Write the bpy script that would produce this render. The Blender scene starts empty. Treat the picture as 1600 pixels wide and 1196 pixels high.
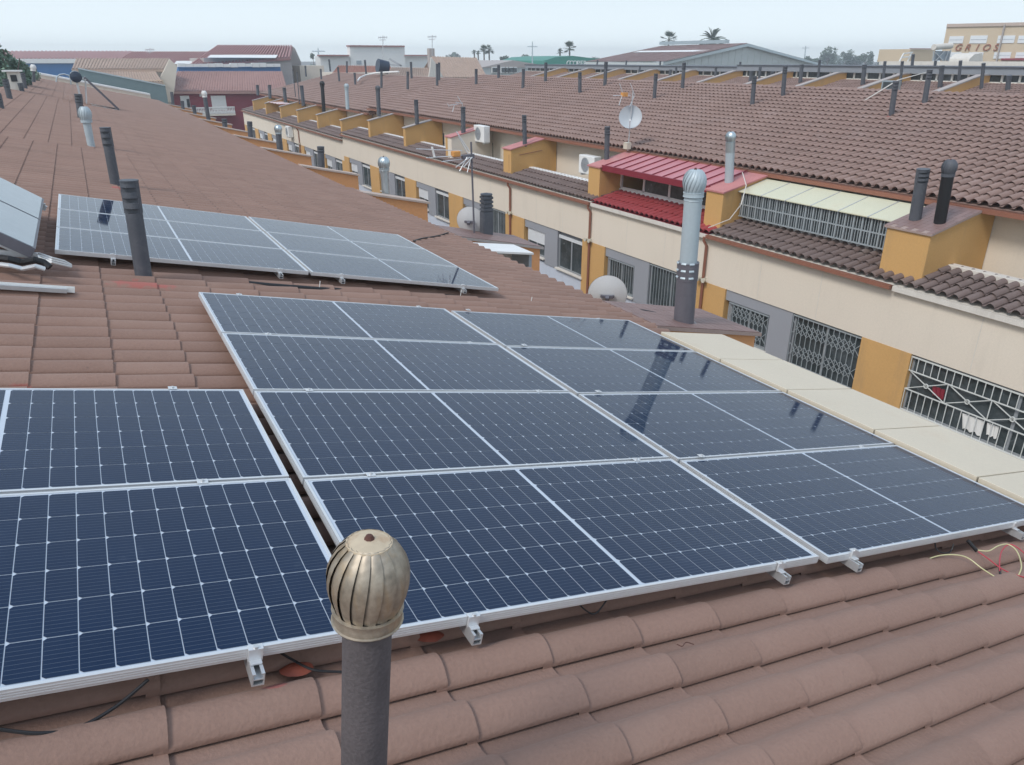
import bpy, math, random
import numpy as np
from mathutils import Vector, Matrix
random.seed(7)
S = bpy.context.scene
C = S.collection
R = math.radians
pi = math.pi

# ------------------------------------------------------------------ camera, sky, sun, exposure
YAW, PITCH, LENS = 0.5009, 0.4094, 26.18
cd = bpy.data.cameras.new('camera'); cam = bpy.data.objects.new('camera', cd); C.objects.link(cam)
cam.location = (0, 0, 0); cam.rotation_euler = (pi/2-PITCH, 0, -YAW)
cd.lens = LENS; cd.sensor_width = 36; cd.clip_end = 5000; cd.clip_start = 0.05
S.camera = cam
SUN_EL, SUN_AZ = R(48), R(256)            # azimuth clockwise from +Y
w = bpy.data.worlds.new('World'); S.world = w; w.use_nodes = True
nt = w.node_tree; nt.nodes.clear()
sky = nt.nodes.new('ShaderNodeTexSky'); sky.sky_type = 'NISHITA'; sky.sun_disc = False
sky.sun_elevation = SUN_EL; sky.sun_rotation = SUN_AZ; sky.dust_density = 6; sky.air_density = 1.2; sky.altitude = 10
tc = nt.nodes.new('ShaderNodeTexCoord'); sx = nt.nodes.new('ShaderNodeSeparateXYZ')
ramp = nt.nodes.new('ShaderNodeValToRGB')
ramp.color_ramp.elements[0].position = 0.0; ramp.color_ramp.elements[0].color = (0.86, 0.96, 1.0, 1)
ramp.color_ramp.elements[1].position = 0.8; ramp.color_ramp.elements[1].color = (0.36, 0.47, 0.64, 1)
e = ramp.color_ramp.elements.new(0.10); e.color = (0.580, 0.675, 0.755, 1); e = ramp.color_ramp.elements.new(0.36); e.color = (0.585, 0.685, 0.775, 1)
mul = nt.nodes.new('ShaderNodeVectorMath'); mul.operation = 'SCALE'; mul.inputs['Scale'].default_value = 10.4
nz = nt.nodes.new('ShaderNodeTexNoise'); nz.inputs['Scale'].default_value = 2.2; nz.inputs['Detail'].default_value = 3
mr = nt.nodes.new('ShaderNodeMapRange'); mr.inputs[3].default_value = 0.985; mr.inputs[4].default_value = 1.015
mul2 = nt.nodes.new('ShaderNodeVectorMath'); mul2.operation = 'SCALE'
mix = nt.nodes.new('ShaderNodeMix'); mix.data_type = 'RGBA'; mix.inputs[0].default_value = 0.9
bg = nt.nodes.new('ShaderNodeBackground'); bg.inputs[1].default_value = 0.1
wo = nt.nodes.new('ShaderNodeOutputWorld')
L = nt.links.new
L(tc.outputs['Generated'], sx.inputs[0]); L(sx.outputs[2], ramp.inputs[0]); L(ramp.outputs[0], mul.inputs[0])
L(tc.outputs['Generated'], nz.inputs['Vector']); L(nz.outputs[0], mr.inputs[0]); L(mul.outputs[0], mul2.inputs[0]); L(mr.outputs[0], mul2.inputs['Scale'])
L(sky.outputs[0], mix.inputs[6]); L(mul2.outputs[0], mix.inputs[7]); L(mix.outputs[2], bg.inputs[0]); L(bg.outputs[0], wo.inputs[0])
sd = bpy.data.lights.new('sun', 'SUN'); sd.energy = 1.5; sd.angle = R(16); sd.color = (1.0, 0.96, 0.91)
so = bpy.data.objects.new('sun', sd); C.objects.link(so)
sdir = Vector((math.sin(SUN_AZ)*math.cos(SUN_EL), math.cos(SUN_AZ)*math.cos(SUN_EL), math.sin(SUN_EL)))
so.rotation_euler = sdir.to_track_quat('Z', 'Y').to_euler(); so.location = (-20, -20, 40)
S.view_settings.view_transform = 'Standard'; S.view_settings.look = 'None'
S.view_settings.gamma = 1; S.view_settings.exposure = 0.41; S.view_settings.use_curve_mapping = False
S.cycles.max_bounces = 8; S.cycles.diffuse_bounces = 3; S.cycles.glossy_bounces = 3; S.cycles.volume_bounces = 0
S.cycles.use_denoising = True

# ------------------------------------------------------------------ helpers
FPX = 1163.5
cy_, sy_ = math.cos(YAW), math.sin(YAW); cp_, sp_ = math.cos(PITCH), math.sin(PITCH)
FW = Vector((sy_*cp_, cy_*cp_, -sp_)); RT = Vector((cy_, -sy_, 0)); UP = RT.cross(FW)
def ray(x, y): return (FW + RT*((x-800)/FPX) - UP*((y-598)/FPX))
def onX(x, y, X): d = ray(x, y); return d*(X/d.x)
def onY(x, y, Y): d = ray(x, y); return d*(Y/d.y)
def onZ(x, y, Z): d = ray(x, y); return d*(Z/d.z)
AL = 0.2161; DP = 1.486                                # roof slope, distance of the panel plane below the eye
DS = Vector((math.cos(AL), 0, -math.sin(AL))); NN = Vector((math.sin(AL), 0, math.cos(AL)))
TAN = math.tan(AL)
def onroof(x, y, h=-.12): d = ray(x, y); return d*((-DP+h)/d.dot(NN))
def RP(s, t, h=0.0): return DS*s + Vector((0, t, 0)) + NN*(h-DP)   # point in the near roof's own frame
OZ, OX = -2.66, 15.45                                   # eave of the opposite roof
def onopp(x, y): d = ray(x, y); return d*((OZ-TAN*OX)/(d.z-TAN*d.x))
GZ = -10.0

ORG = {}
def props(o, label=None, cat=None, group=None, kind=None):
    if label: o['label'] = label
    if cat: o['category'] = cat
    if group: o['group'] = group
    if kind: o['kind'] = kind
    return o
def thing(name, label, cat, loc=(0, 0, 0), group=None):
    o = bpy.data.objects.new(name, None); C.objects.link(o); o.location = loc; o.empty_display_size = .1
    ORG[o.name] = Vector(loc); return props(o, label, cat, group)
def lthing(name, label, cat, loc, rot=(0, 0, 0), group=None):   # parts of this one are modelled in local space
    o = thing(name, label, cat, loc, group); o.rotation_euler = rot; ORG[o.name] = Vector((0, 0, 0)); return o
class MB:
    def __init__(s): s.v = []; s.f = []; s.sm = []; s.uv = None
    def add(s, vs, fs, smooth=False):
        b = len(s.v); s.v += [tuple(p) for p in vs]
        s.f += [tuple(i+b for i in f) for f in fs]; s.sm += [smooth]*len(fs); return s
    def box(s, x0, x1, y0, y1, z0, z1, M=None):
        vs = [Vector((x, y, z)) for z in (z0, z1) for y in (y0, y1) for x in (x0, x1)]
        if M is not None: vs = [M @ v for v in vs]
        return s.add(vs, [(0, 2, 3, 1), (4, 5, 7, 6), (0, 1, 5, 4), (2, 6, 7, 3), (0, 4, 6, 2), (1, 3, 7, 5)])
    def bar(s, a, b, wx, wz=None, up=(0, 0, 1)):
        a = Vector(a); b = Vector(b); wz = wz or wx; d = (b-a).normalized()
        u = Vector(up)
        if abs(d.dot(u)) > .98: u = Vector((1, 0, 0))
        r = d.cross(u).normalized()*(wx/2); u2 = r.cross(d).normalized()*(wz/2)
        vs = [p+q for p in (a, b) for q in (-r-u2, r-u2, r+u2, -r+u2)]
        return s.add(vs, [(0, 1, 2, 3), (7, 6, 5, 4), (0, 4, 5, 1), (1, 5, 6, 2), (2, 6, 7, 3), (3, 7, 4, 0)])
    def tube(s, pts, r, n=8, cap=True, smooth=True):
        pts = [Vector(p) for p in pts]; rs = r if isinstance(r, (list, tuple)) else [r]*len(pts)
        base = len(s.v); prev = None
        for i, p in enumerate(pts):
            d = (pts[min(i+1, len(pts)-1)]-pts[max(i-1, 0)]).normalized()
            if prev is None:
                u = Vector((0, 0, 1)) if abs(d.z) < .9 else Vector((1, 0, 0)); a = d.cross(u).normalized()
            else: a = (prev-d*prev.dot(d)).normalized()
            prev = a; b = d.cross(a)
            s.v += [tuple(p+(a*math.cos(2*pi*k/n)+b*math.sin(2*pi*k/n))*rs[i]) for k in range(n)]
        for i in range(len(pts)-1):
            for k in range(n):
                q = base+i*n; s.f.append((q+k, q+(k+1) % n, q+n+(k+1) % n, q+n+k)); s.sm.append(smooth)
        if cap:
            s.f.append(tuple(base+k for k in range(n))[::-1]); s.sm.append(False)
            q = base+(len(pts)-1)*n; s.f.append(tuple(q+k for k in range(n))); s.sm.append(False)
        return s
    def lathe(s, prof, n=20, smooth=True, a0=0, a1=2*pi, M=None):
        full = abs(a1-a0-2*pi) < 1e-6; m = n if full else n+1; b = len(s.v)
        for r, z in prof:
            for k in range(m):
                a = a0+(a1-a0)*k/n; p = Vector((r*math.cos(a), r*math.sin(a), z)); p = M @ p if M is not None else p
                s.v.append(tuple(p))
        for i in range(len(prof)-1):
            for k in range(n):
                k2 = (k+1) % m; s.f.append((b+i*m+k, b+i*m+k2, b+(i+1)*m+k2, b+(i+1)*m+k)); s.sm.append(smooth)
        return s
    def prism(s, poly, axis, lo, hi):                     # poly of 2D points extruded along an axis
        def P(a, b, c): return {'x': (c, a, b), 'y': (a, c, b), 'z': (a, b, c)}[axis]
        n = len(poly); vs = [P(a, b, lo) for a, b in poly]+[P(a, b, hi) for a, b in poly]
        return s.add(vs, [tuple(range(n))[::-1], tuple(range(n, 2*n))]+[(i, (i+1) % n, n+(i+1) % n, n+i) for i in range(n)])
    def quad(s, a, b, c, d): return s.add([a, b, c, d], [(0, 1, 2, 3)])
    def build(s, name, m, parent=None, bevel=0, label=None, kind=None, **k):
        org = ORG.get(parent.name, Vector((0, 0, 0))) if parent else None
        if parent is None:
            a = np.array(s.v); lo = a.min(0); hi = a.max(0); org = Vector(((lo[0]+hi[0])/2, (lo[1]+hi[1])/2, lo[2]))
        me = bpy.data.meshes.new(name); me.from_pydata([(x-org.x, y-org.y, z-org.z) for x, y, z in s.v], [], s.f)
        me.polygons.foreach_set('use_smooth', s.sm)
        if s.uv is not None:
            ul = me.uv_layers.new(name='UVMap'); ul.data.foreach_set('uv', s.uv)
        if isinstance(m, (list, tuple)):
            for q in m: me.materials.append(q)
        else: me.materials.append(m)
        me.update()
        if any(s.sm): me.set_sharp_from_angle(angle=R(38))
        o = bpy.data.objects.new(name, me); C.objects.link(o)
        if parent: o.parent = parent; ORG[o.name] = org
        else: o.location = org; ORG[o.name] = org
        if bevel:
            b = o.modifiers.new('bevel', 'BEVEL'); b.width = bevel; b.segments = 2; b.limit_method = 'ANGLE'; b.harden_normals = False
        return props(o, label, kind=kind, **k)
def inst(me, name, parent, M, base):                      # linked copy of a mesh as a part; M in world space
    o = bpy.data.objects.new(name, me); C.objects.link(o); o.parent = parent
    o.matrix_local = Matrix.Translation(-base) @ M; return o

# ------------------------------------------------------------------ materials
def mat(name, col, rough=.7, metal=0, var=.12, scale=3, fine=40, bump=.0, tint=None, spec=.5, coat=0, isl=0, stain=None, stscale=1.2, stlo=.55, sheen=0, speck=None):
    m = bpy.data.materials.new(name); m.use_nodes = True; t = m.node_tree; n = t.nodes; p = n['Principled BSDF']; l = t.links.new
    p.inputs['Roughness'].default_value = rough; p.inputs['Metallic'].default_value = metal
    p.inputs['Specular IOR Level'].default_value = spec; p.inputs['Sheen Weight'].default_value = sheen; p.inputs['Sheen Roughness'].default_value = .45; p.inputs['Coat Weight'].default_value = coat; p.inputs['Coat Roughness'].default_value = .05
    g = n.new('ShaderNodeNewGeometry'); a = n.new('ShaderNodeTexNoise'); a.inputs['Scale'].default_value = scale; a.inputs['Detail'].default_value = 6
    b = n.new('ShaderNodeTexNoise'); b.inputs['Scale'].default_value = fine; b.inputs['Detail'].default_value = 3
    l(g.outputs['Position'], a.inputs['Vector']); l(g.outputs['Position'], b.inputs['Vector'])
    ad = n.new('ShaderNodeMath'); ad.operation = 'ADD'; l(a.outputs[0], ad.inputs[0]); l(b.outputs[0], ad.inputs[1])
    last = ad
    if isl:
        oi = n.new('ShaderNodeObjectInfo'); q = n.new('ShaderNodeMath'); q.operation = 'ADD'; l(g.outputs['Random Per Island'], q.inputs[0]); l(oi.outputs['Random'], q.inputs[1])
        fr = n.new('ShaderNodeMath'); fr.operation = 'FRACT'; l(q.outputs[0], fr.inputs[0])
        q2 = n.new('ShaderNodeMath'); q2.operation = 'MULTIPLY_ADD'; l(fr.outputs[0], q2.inputs[0]); q2.inputs[1].default_value = isl; l(ad.outputs[0], q2.inputs[2]); last = q2
    mp = n.new('ShaderNodeMapRange'); mp.inputs[1].default_value = .6; mp.inputs[2].default_value = 1.4+isl
    mp.inputs[3].default_value = 1-var; mp.inputs[4].default_value = 1+var; l(last.outputs[0], mp.inputs[0])
    sc = n.new('ShaderNodeVectorMath'); sc.operation = 'SCALE'; l(mp.outputs[0], sc.inputs['Scale']); sc.inputs[0].default_value = col[:3]
    out = sc.outputs[0]
    if tint or stain:
        d = n.new('ShaderNodeTexNoise'); d.inputs['Scale'].default_value = stscale; d.inputs['Detail'].default_value = 8; d.inputs['Roughness'].default_value = .65
        mpp = n.new('ShaderNodeMapping'); l(g.outputs['Position'], mpp.inputs[0])
        if stain: mpp.inputs['Scale'].default_value = (1, 1, .18)
        l(mpp.outputs[0], d.inputs['Vector'])
        r2 = n.new('ShaderNodeMapRange'); r2.inputs[1].default_value = stlo; r2.inputs[2].default_value = stlo+.2; l(d.outputs[0], r2.inputs[0]); r2.inputs[4].default_value = .55
        mx = n.new('ShaderNodeMix'); mx.data_type = 'RGBA'; l(r2.outputs[0], mx.inputs[0]); l(out, mx.inputs[6]); mx.inputs[7].default_value = (*(tint or stain), 1); out = mx.outputs[2]
    if speck:
        d = n.new('ShaderNodeTexNoise'); d.inputs['Scale'].default_value = 16; d.inputs['Detail'].default_value = 10; d.inputs['Roughness'].default_value = .8; l(g.outputs['Position'], d.inputs['Vector'])
        r2 = n.new('ShaderNodeMapRange'); r2.inputs[1].default_value = .60; r2.inputs[2].default_value = .72; r2.inputs[4].default_value = .5; l(d.outputs[0], r2.inputs[0])
        mx = n.new('ShaderNodeMix'); mx.data_type = 'RGBA'; l(r2.outputs[0], mx.inputs[0]); l(out, mx.inputs[6]); mx.inputs[7].default_value = (*speck, 1); out = mx.outputs[2]
    l(out, p.inputs['Base Color'])
    if bump:
        bp = n.new('ShaderNodeBump'); bp.inputs['Strength'].default_value = bump; bp.inputs['Distance'].default_value = .01; l(b.outputs[0], bp.inputs['Height']); l(bp.outputs[0], p.inputs['Normal'])
    return m
TILE = mat('clay_tile_brown', (.280, .176, .138), .85, var=.15, scale=1.1, fine=70, bump=.3, isl=.6, tint=(.325, .215, .170), stscale=2.3, stlo=.5, spec=.2, sheen=.06, speck=(.13, .09, .075))
TILE_OPP = mat('clay_tile_mauve', (.285, .190, .160), .85, var=.19, scale=.7, fine=50, bump=.3, isl=.5, tint=(.36, .265, .24), stscale=1.2, stlo=.52, spec=.2, sheen=.06, speck=(.11, .08, .07))
TILE_PORCH = mat('clay_tile_dark', (.18, .13, .115), .8, var=.16, scale=1, fine=40, bump=.2, isl=.5, tint=(.24, .2, .18), stscale=2)
TILE_RED = mat('painted_red_tile', (.33, .055, .06), .6, var=.12, isl=.3)
TILE_PALE = mat('weathered_pale_tile', (.46, .34, .27), .85, var=.18, scale=.8, isl=.5, tint=(.5, .42, .34))
TILE_ROSE = mat('rose_roof_tile', (.40, .23, .20), .8, var=.15, scale=.8, isl=.4)
TILE_SALMON = mat('salmon_roof_tile', (.45, .2, .14), .8, var=.18, isl=.5, tint=(.55, .42, .35))
CREAM = mat('cream_render', (.73, .65, .545), .9, var=.05, scale=.5, fine=25, bump=.1, stain=(.62, .55, .46), stscale=1.7, stlo=.56)
ORANGE = mat('ochre_render', (.585, .345, .13), .9, var=.07, scale=.7, fine=25, bump=.12, stain=(.38, .25, .13), stscale=2.4, stlo=.55)
TERRA = mat('terracotta_render', (.68, .33, .145), .9, var=.08, scale=.9, fine=25, bump=.12, stain=(.4, .2, .1), stscale=2, stlo=.6)
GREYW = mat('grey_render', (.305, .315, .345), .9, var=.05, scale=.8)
LAVW = mat('pale_blue_render', (.56, .61, .70), .9, var=.05, scale=.8, stain=(.42, .46, .52))
WHITE = mat('white_paint', (.78, .78, .76), .6, var=.04)
COPING = mat('pale_coping', (.66, .62, .56), .8, var=.1, scale=5, stain=(.4, .36, .32))
COPP = mat('pinkish_coping', (.50, .40, .34), .85, var=.12, scale=5)
COPG = mat('grey_coping', (.40, .36, .34), .85, var=.12, scale=5)
PINK = mat('pink_waterproof_coating', (.50, .20, .19), .7, var=.12, scale=3, tint=(.56, .36, .34))
BRICKTOP = mat('brown_ceramic_tile', (.235, .15, .135), .5, var=.2, scale=6, isl=.6)
GROUT = mat('brown_grout', (.36, .27, .24), .9)
ALU = mat('aluminium', (.72, .73, .74), .38, metal=.55, var=.04, fine=60)
ALUD = mat('aluminium_dull', (.6, .61, .62), .4, metal=.6, var=.08)
STEEL = mat('galvanised_steel', (.50, .57, .60), .35, metal=.75, var=.1, scale=8)
STEELP = mat('painted_duct', (.43, .50, .535), .45, metal=.1, var=.06, scale=4)
DUCTD = mat('dark_duct', (.13, .125, .145), .45, var=.12, scale=6, fine=30)
PIPE = mat('dark_grey_pipe', (.085, .092, .108), .6, var=.14, scale=8, tint=(.17, .17, .18), stscale=6)
FIBRE = mat('fibre_cement', (.105, .092, .096), .9, var=.25, scale=7, fine=120, bump=.25, tint=(.13, .112, .12), stscale=9)
BLACK = mat('black_rubber', (.012, .012, .014), .5, var=.2)
DARK = mat('dark_void', (.02, .02, .024), .6)
GUTTER = mat('copper_brown_gutter', (.27, .115, .075), .5, var=.12, scale=6)
GRILLE = mat('grey_iron_grille', (.36, .40, .42), .5, metal=.2)
GRILLEW = mat('white_iron_grille', (.66, .68, .66), .5)
FRAMEG = mat('grey_window_frame', (.30, .32, .34), .4)
FRAMEW = mat('white_window_frame', (.7, .7, .68), .4)
SHUT = mat('grey_shutter', (.33, .37, .41), .5, var=.05)
SHUTW = mat('white_shutter', (.72, .74, .76), .55, var=.04)
REDM = mat('red_sheet_metal', (.50, .19, .21), .45, var=.1, scale=2, tint=(.55, .32, .32))
REDD = mat('dark_red_paint', (.22, .02, .035), .45)
REDW = mat('crimson_render', (.27, .045, .065), .8, var=.1)
CREAMP = mat('cream_sandwich_panel', (.64, .56, .435), .6, var=.05, scale=1.5, tint=(.60, .47, .34), stscale=1.6, stlo=.56)
YELP = mat('yellowed_plastic_panel', (.62, .60, .44), .5, var=.06, scale=1.5, tint=(.58, .5, .34), stscale=1.5)
SEAL = mat('red_roof_sealant', (.33, .085, .05), .6, var=.2, scale=12, tint=(.25, .06, .045))
SEALD = mat('red_waterproof_paint', (.40, .10, .085), .7, var=.2, scale=12)
YEL = mat('yellow_green_wire', (.55, .52, .28), .4); REDC = mat('red_wire', (.45, .05, .07), .4)
DISH = mat('dish_enamel', (.56, .56, .56), .45, var=.04)
DISHG = mat('dish_mesh_grey', (.45, .49, .52), .5, var=.05)
ANTO = mat('orange_plastic', (.65, .30, .08), .5)
BLUEW = mat('blue_cladding', (.03, .17, .42), .5, var=.06)
TEAL = mat('teal_grey_cladding', (.17, .235, .245), .6, var=.06)
MAROON = mat('maroon_corrugated_roof', (.33, .15, .14), .6, var=.15, scale=.4)
GREEN = mat('green_cladding', (.02, .22, .16), .5)
METALW = mat('pale_metal_cladding', (.52, .55, .54), .5, var=.05, scale=.3)
RUSTR = mat('rusty_sheet_roof', (.25, .16, .15), .8, var=.3, scale=.9, tint=(.42, .33, .31), stscale=.5)
BEIGE = mat('beige_render', (.60, .46, .30), .9, var=.05)
BEIGEB = mat('tan_render', (.58, .47, .34), .9, var=.06, scale=.3)
SLATE = mat('grey_metal_fascia', (.25, .27, .30), .5, var=.08)
LEAF = mat('foliage_dark', (.045, .085, .04), .7, var=.5, scale=1.2, isl=.8)
LEAFB = mat('foliage_blue_green', (.15, .24, .17), .7, var=.5, scale=1.2, isl=.8)
LEAFP = mat('palm_frond_green', (.06, .09, .05), .6, var=.4, isl=.5)
BARK = mat('bark', (.14, .11, .09), .9, var=.2)
ASPH = mat('ground_earth', (.16, .15, .13), .95, var=.3, scale=.05, fine=2, tint=(.22, .2, .16), stscale=.1)
PATIO = mat('patio_tiles', (.34, .30, .27), .8, var=.1)
LETTER = mat('rust_red_letters', (.30, .09, .05), .6)
STAINST = mat('weathered_stainless_rust', (.37, .32, .255), .5, metal=.6, var=.35, scale=20, fine=60, stain=(.42, .27, .12), stscale=22, stlo=.5)
RUSTY = mat('rusted_cap', (.62, .50, .35), .5, metal=.25, var=.12, scale=25, tint=(.40, .20, .09), stscale=22, stlo=.5)
RUSTB = mat('rusty_bolt', (.10, .04, .03), .8)
LAMPY = mat('beige_plastic', (.6, .56, .46), .5)

def smears(m, spots, col):
    t = m.node_tree; n = t.nodes; l = t.links.new; p = n['Principled BSDF']; src = p.inputs['Base Color'].links[0].from_socket; g = n.new('ShaderNodeNewGeometry')
    nz_ = n.new('ShaderNodeTexNoise'); nz_.inputs['Scale'].default_value = 14; nz_.inputs['Detail'].default_value = 4; l(g.outputs['Position'], nz_.inputs['Vector'])
    for c, (rx, ry) in spots:
        a = n.new('ShaderNodeVectorMath'); a.operation = 'SUBTRACT'; l(g.outputs['Position'], a.inputs[0]); a.inputs[1].default_value = c
        b = n.new('ShaderNodeVectorMath'); b.operation = 'MULTIPLY'; l(a.outputs[0], b.inputs[0]); b.inputs[1].default_value = (1/rx, 1/ry, 1)
        d = n.new('ShaderNodeVectorMath'); d.operation = 'LENGTH'; l(b.outputs[0], d.inputs[0])
        e_ = n.new('ShaderNodeMath'); e_.operation = 'MULTIPLY_ADD'; l(nz_.outputs[0], e_.inputs[0]); e_.inputs[1].default_value = 1.3; l(d.outputs['Value'], e_.inputs[2])
        r_ = n.new('ShaderNodeMapRange'); r_.inputs[1].default_value = 1.45; r_.inputs[2].default_value = 1.75; r_.inputs[3].default_value = .85; r_.inputs[4].default_value = 0; l(e_.outputs[0], r_.inputs[0])
        mx = n.new('ShaderNodeMix'); mx.data_type = 'RGBA'; l(r_.outputs[0], mx.inputs[0]); l(src, mx.inputs[6]); mx.inputs[7].default_value = (*col, 1); src = mx.outputs[2]
    l(src, p.inputs['Base Color'])
smears(TILE, [(onroof(222, 445), (.26, .11)), (onroof(29, 603), (.07, .05)), (onroof(186, 296), (.1, .1)), (onroof(428, 1078), (.035, .02))], (.40, .13, .11))

def glassy(name, col, rough=.06, busbars=False, var=.1, dust=.1, spec=.5):
    m = mat(name, col, rough, var=var, scale=2.5, fine=9, spec=spec, isl=.5); t = m.node_tree; n = t.nodes; l = t.links.new; p = n['Principled BSDF']
    src = p.inputs['Base Color'].links[0].from_socket; g = n.new('ShaderNodeNewGeometry')
    if busbars:
        uv = n.new('ShaderNodeUVMap'); sp = n.new('ShaderNodeSeparateXYZ'); l(uv.outputs[0], sp.inputs[0])
        a = n.new('ShaderNodeMath'); a.operation = 'MULTIPLY'; a.inputs[1].default_value = 9; l(sp.outputs[1], a.inputs[0])
        f = n.new('ShaderNodeMath'); f.operation = 'FRACT'; l(a.outputs[0], f.inputs[0])
        c = n.new('ShaderNodeMath'); c.operation = 'LESS_THAN'; c.inputs[1].default_value = .075; l(f.outputs[0], c.inputs[0])
        mx = n.new('ShaderNodeMix'); mx.data_type = 'RGBA'; l(c.outputs[0], mx.inputs[0]); l(src, mx.inputs[6]); mx.inputs[7].default_value = (.075, .10, .145, 1); src = mx.outputs[2]
    d = n.new('ShaderNodeTexNoise'); d.inputs['Scale'].default_value = 1.7; d.inputs['Detail'].default_value = 9; d.inputs['Roughness'].default_value = .7
    l(g.outputs['Position'], d.inputs['Vector']); r2 = n.new('ShaderNodeMapRange'); r2.inputs[1].default_value = .42; r2.inputs[2].default_value = .8; r2.inputs[4].default_value = dust; l(d.outputs[0], r2.inputs[0])
    d2 = n.new('ShaderNodeTexNoise'); d2.inputs['Scale'].default_value = 9; d2.inputs['Detail'].default_value = 6; l(g.outputs['Position'], d2.inputs['Vector'])
    r3 = n.new('ShaderNodeMapRange'); r3.inputs[1].default_value = .66; r3.inputs[2].default_value = .78; r3.inputs[4].default_value = dust*1.6; l(d2.outputs[0], r3.inputs[0])
    sm = n.new('ShaderNodeMath'); sm.operation = 'ADD'; l(r2.outputs[0], sm.inputs[0]); l(r3.outputs[0], sm.inputs[1])
    mx = n.new('ShaderNodeMix'); mx.data_type = 'RGBA'; l(sm.outputs[0], mx.inputs[0]); l(src, mx.inputs[6]); mx.inputs[7].default_value = (.34, .38, .42, 1)
    l(mx.outputs[2], p.inputs['Base Color'])
    ra = n.new('ShaderNodeMath'); ra.operation = 'MULTIPLY_ADD'; l(sm.outputs[0], ra.inputs[0]); ra.inputs[1].default_value = .5; ra.inputs[2].default_value = rough; l(ra.outputs[0], p.inputs['Roughness'])
    return m
CELL = glassy('silicon_cell_under_glass', (.0028, .0175, .054), .045, True, dust=.022, spec=.21)
BACK = glassy('white_backsheet_under_glass', (.50, .56, .64), .045, dust=.04)
GLASS = glassy('window_glass', (.04, .052, .055), .05, dust=.3)
COLLG = glassy('collector_glass', (.30, .35, .38), .10, dust=.25)
BLUET = mat('dark_blue_tank_end', (.02, .035, .065), .4)

# ------------------------------------------------------------------ roof tile
def tile_profile(P, Hc, under=.03):
    # cross-section across the slope, from the free edge of the barrel to the pan hidden under the next one
    q = P/.22
    return [(0, .022), (.004, .030), (.020*q, Hc*.66), (.042*q, Hc*.86), (.064*q, Hc*.97), (.086*q, Hc), (.108*q, Hc*.92), (.130*q, Hc*.68), (.148*q, Hc*.38), (.164*q, Hc*.13), (.186*q, .0005), (P+under*.6, 0)]
def tile_arrays(P=.2205, E=.40, Hc=.064, th=.011, ov=.035, up=.014):
    pr = tile_profile(P, Hc); n = len(pr); v = []
    for i in range(2):                     # 0 = upper end (tucked in), 1 = lower end
        x = -ov if i == 0 else E; lift = 0 if i == 0 else up
        for y, z in pr: v.append((x, y, z+lift))
    for y, z in pr: v.append((E-.004, y, z+up-th))
    v.append((-ov, 0, .012)); v.append((E, 0, .012+up))
    f = []; sm = []
    for k in range(n-1):
        f.append((k, n+k, n+k+1, k+1)); sm.append(True)
        f.append((n+k, 2*n+k, 2*n+k+1, n+k+1)); sm.append(False)
    f.append((0, 3*n, 3*n+1, n)); sm.append(False)
    f.append((3*n, 3*n+1, 2*n)); sm.append(False)
    return np.array(v), f, sm
def tile_mesh(name, m, **k):
    v, f, sm = tile_arrays(**k); me = bpy.data.meshes.new(name); me.from_pydata([tuple(p) for p in v], [], f)
    me.polygons.foreach_set('use_smooth', sm); me.materials.append(m); me.update(); me.set_sharp_from_angle(angle=R(55)); return me
def tile_field(frames, name, m, parent, base, label=None, kind='stuff', **k):
    # frames: list of 4x4 world matrices, one per tile, joined into one mesh
    v, f, sm = tile_arrays(**k); n = len(v); N = len(frames)
    if not N: return None
    A = np.array([np.array(M) for M in frames]); h = np.c_[v, np.ones(n)]
    V = np.einsum('nij,kj->nki', A, h)[:, :, :3].reshape(-1, 3) - np.array(base)
    F = []; 
    for i in range(N): b = i*n; F += [tuple(j+b for j in q) for q in f]
    me = bpy.data.meshes.new(name); me.from_pydata(V.tolist(), [], F); me.polygons.foreach_set('use_smooth', sm*N)
    me.materials.append(m); me.update(); me.set_sharp_from_angle(angle=R(55)); o = bpy.data.objects.new(name, me); C.objects.link(o)
    if parent: o.parent = parent
    ORG[o.name] = Vector(base); return props(o, label, kind=kind)
def frame(o, dx, dy, dz, jit=.0):
    if jit and random.random() < .02: jit *= 3
    M = Matrix((dx, dy, dz)).transposed().to_4x4()
    if jit: M = M @ Matrix.Rotation(random.gauss(0, jit), 4, 'Z') @ Matrix.Rotation(random.gauss(0, jit*.6), 4, 'Y')
    return Matrix.Translation(Vector(o)+Vector(dz)*random.gauss(0, jit*.12)+Vector(dx)*random.gauss(0, jit*.25)) @ M
YV = Vector((0, 1, 0))

# ------------------------------------------------------------------ ground
g = MB(); g.quad((-3000, -900, GZ), (3000, -900, GZ), (3000, 4000, GZ), (-3000, 4000, GZ)); g.build('ground', ASPH, kind='structure')
g = MB(); g.quad((5.2, -6, GZ+.02), (13.7, -6, GZ+.02), (13.7, 84, GZ+.02), (5.2, 84, GZ+.02)); g.build('patio_pavement', PATIO, kind='structure')

# ------------------------------------------------------------------ near building and its tiled roof
SE, TE = 5.842, 1.648                       # a course's lower edge and a barrel's free edge, read off the photo
nearb = thing('terraced_building', 'low terraced building whose long brown tiled roof carries the solar panels', 'building', (1.5, 30, GZ))
nb = ORG[nearb.name]
z_e = RP(SE, 0, -.2).z; x_e = RP(SE, 0, -.2).x
m = MB(); m.box(-10.0, x_e-.35, -6, 65, GZ, z_e-.12); m.build('wall', CREAM, nearb)
deck = MB(); a = RP(-2.16, 0, -.18); b = RP(SE-.02, 0, -.18)
for (p, q) in ((a, b),):
    deck.prism([(p.x, p.z), (q.x, q.z), (q.x, q.z-.1), (p.x, p.z-.1)], 'y', -6, 65.1)
deck.prism([(a.x-.002, a.z), (a.x-.002, a.z-.1), (a.x-7.5, a.z-.1-7.5*TAN), (a.x-7.5, a.z-7.5*TAN)], 'y', -6, 65.1)
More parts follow.
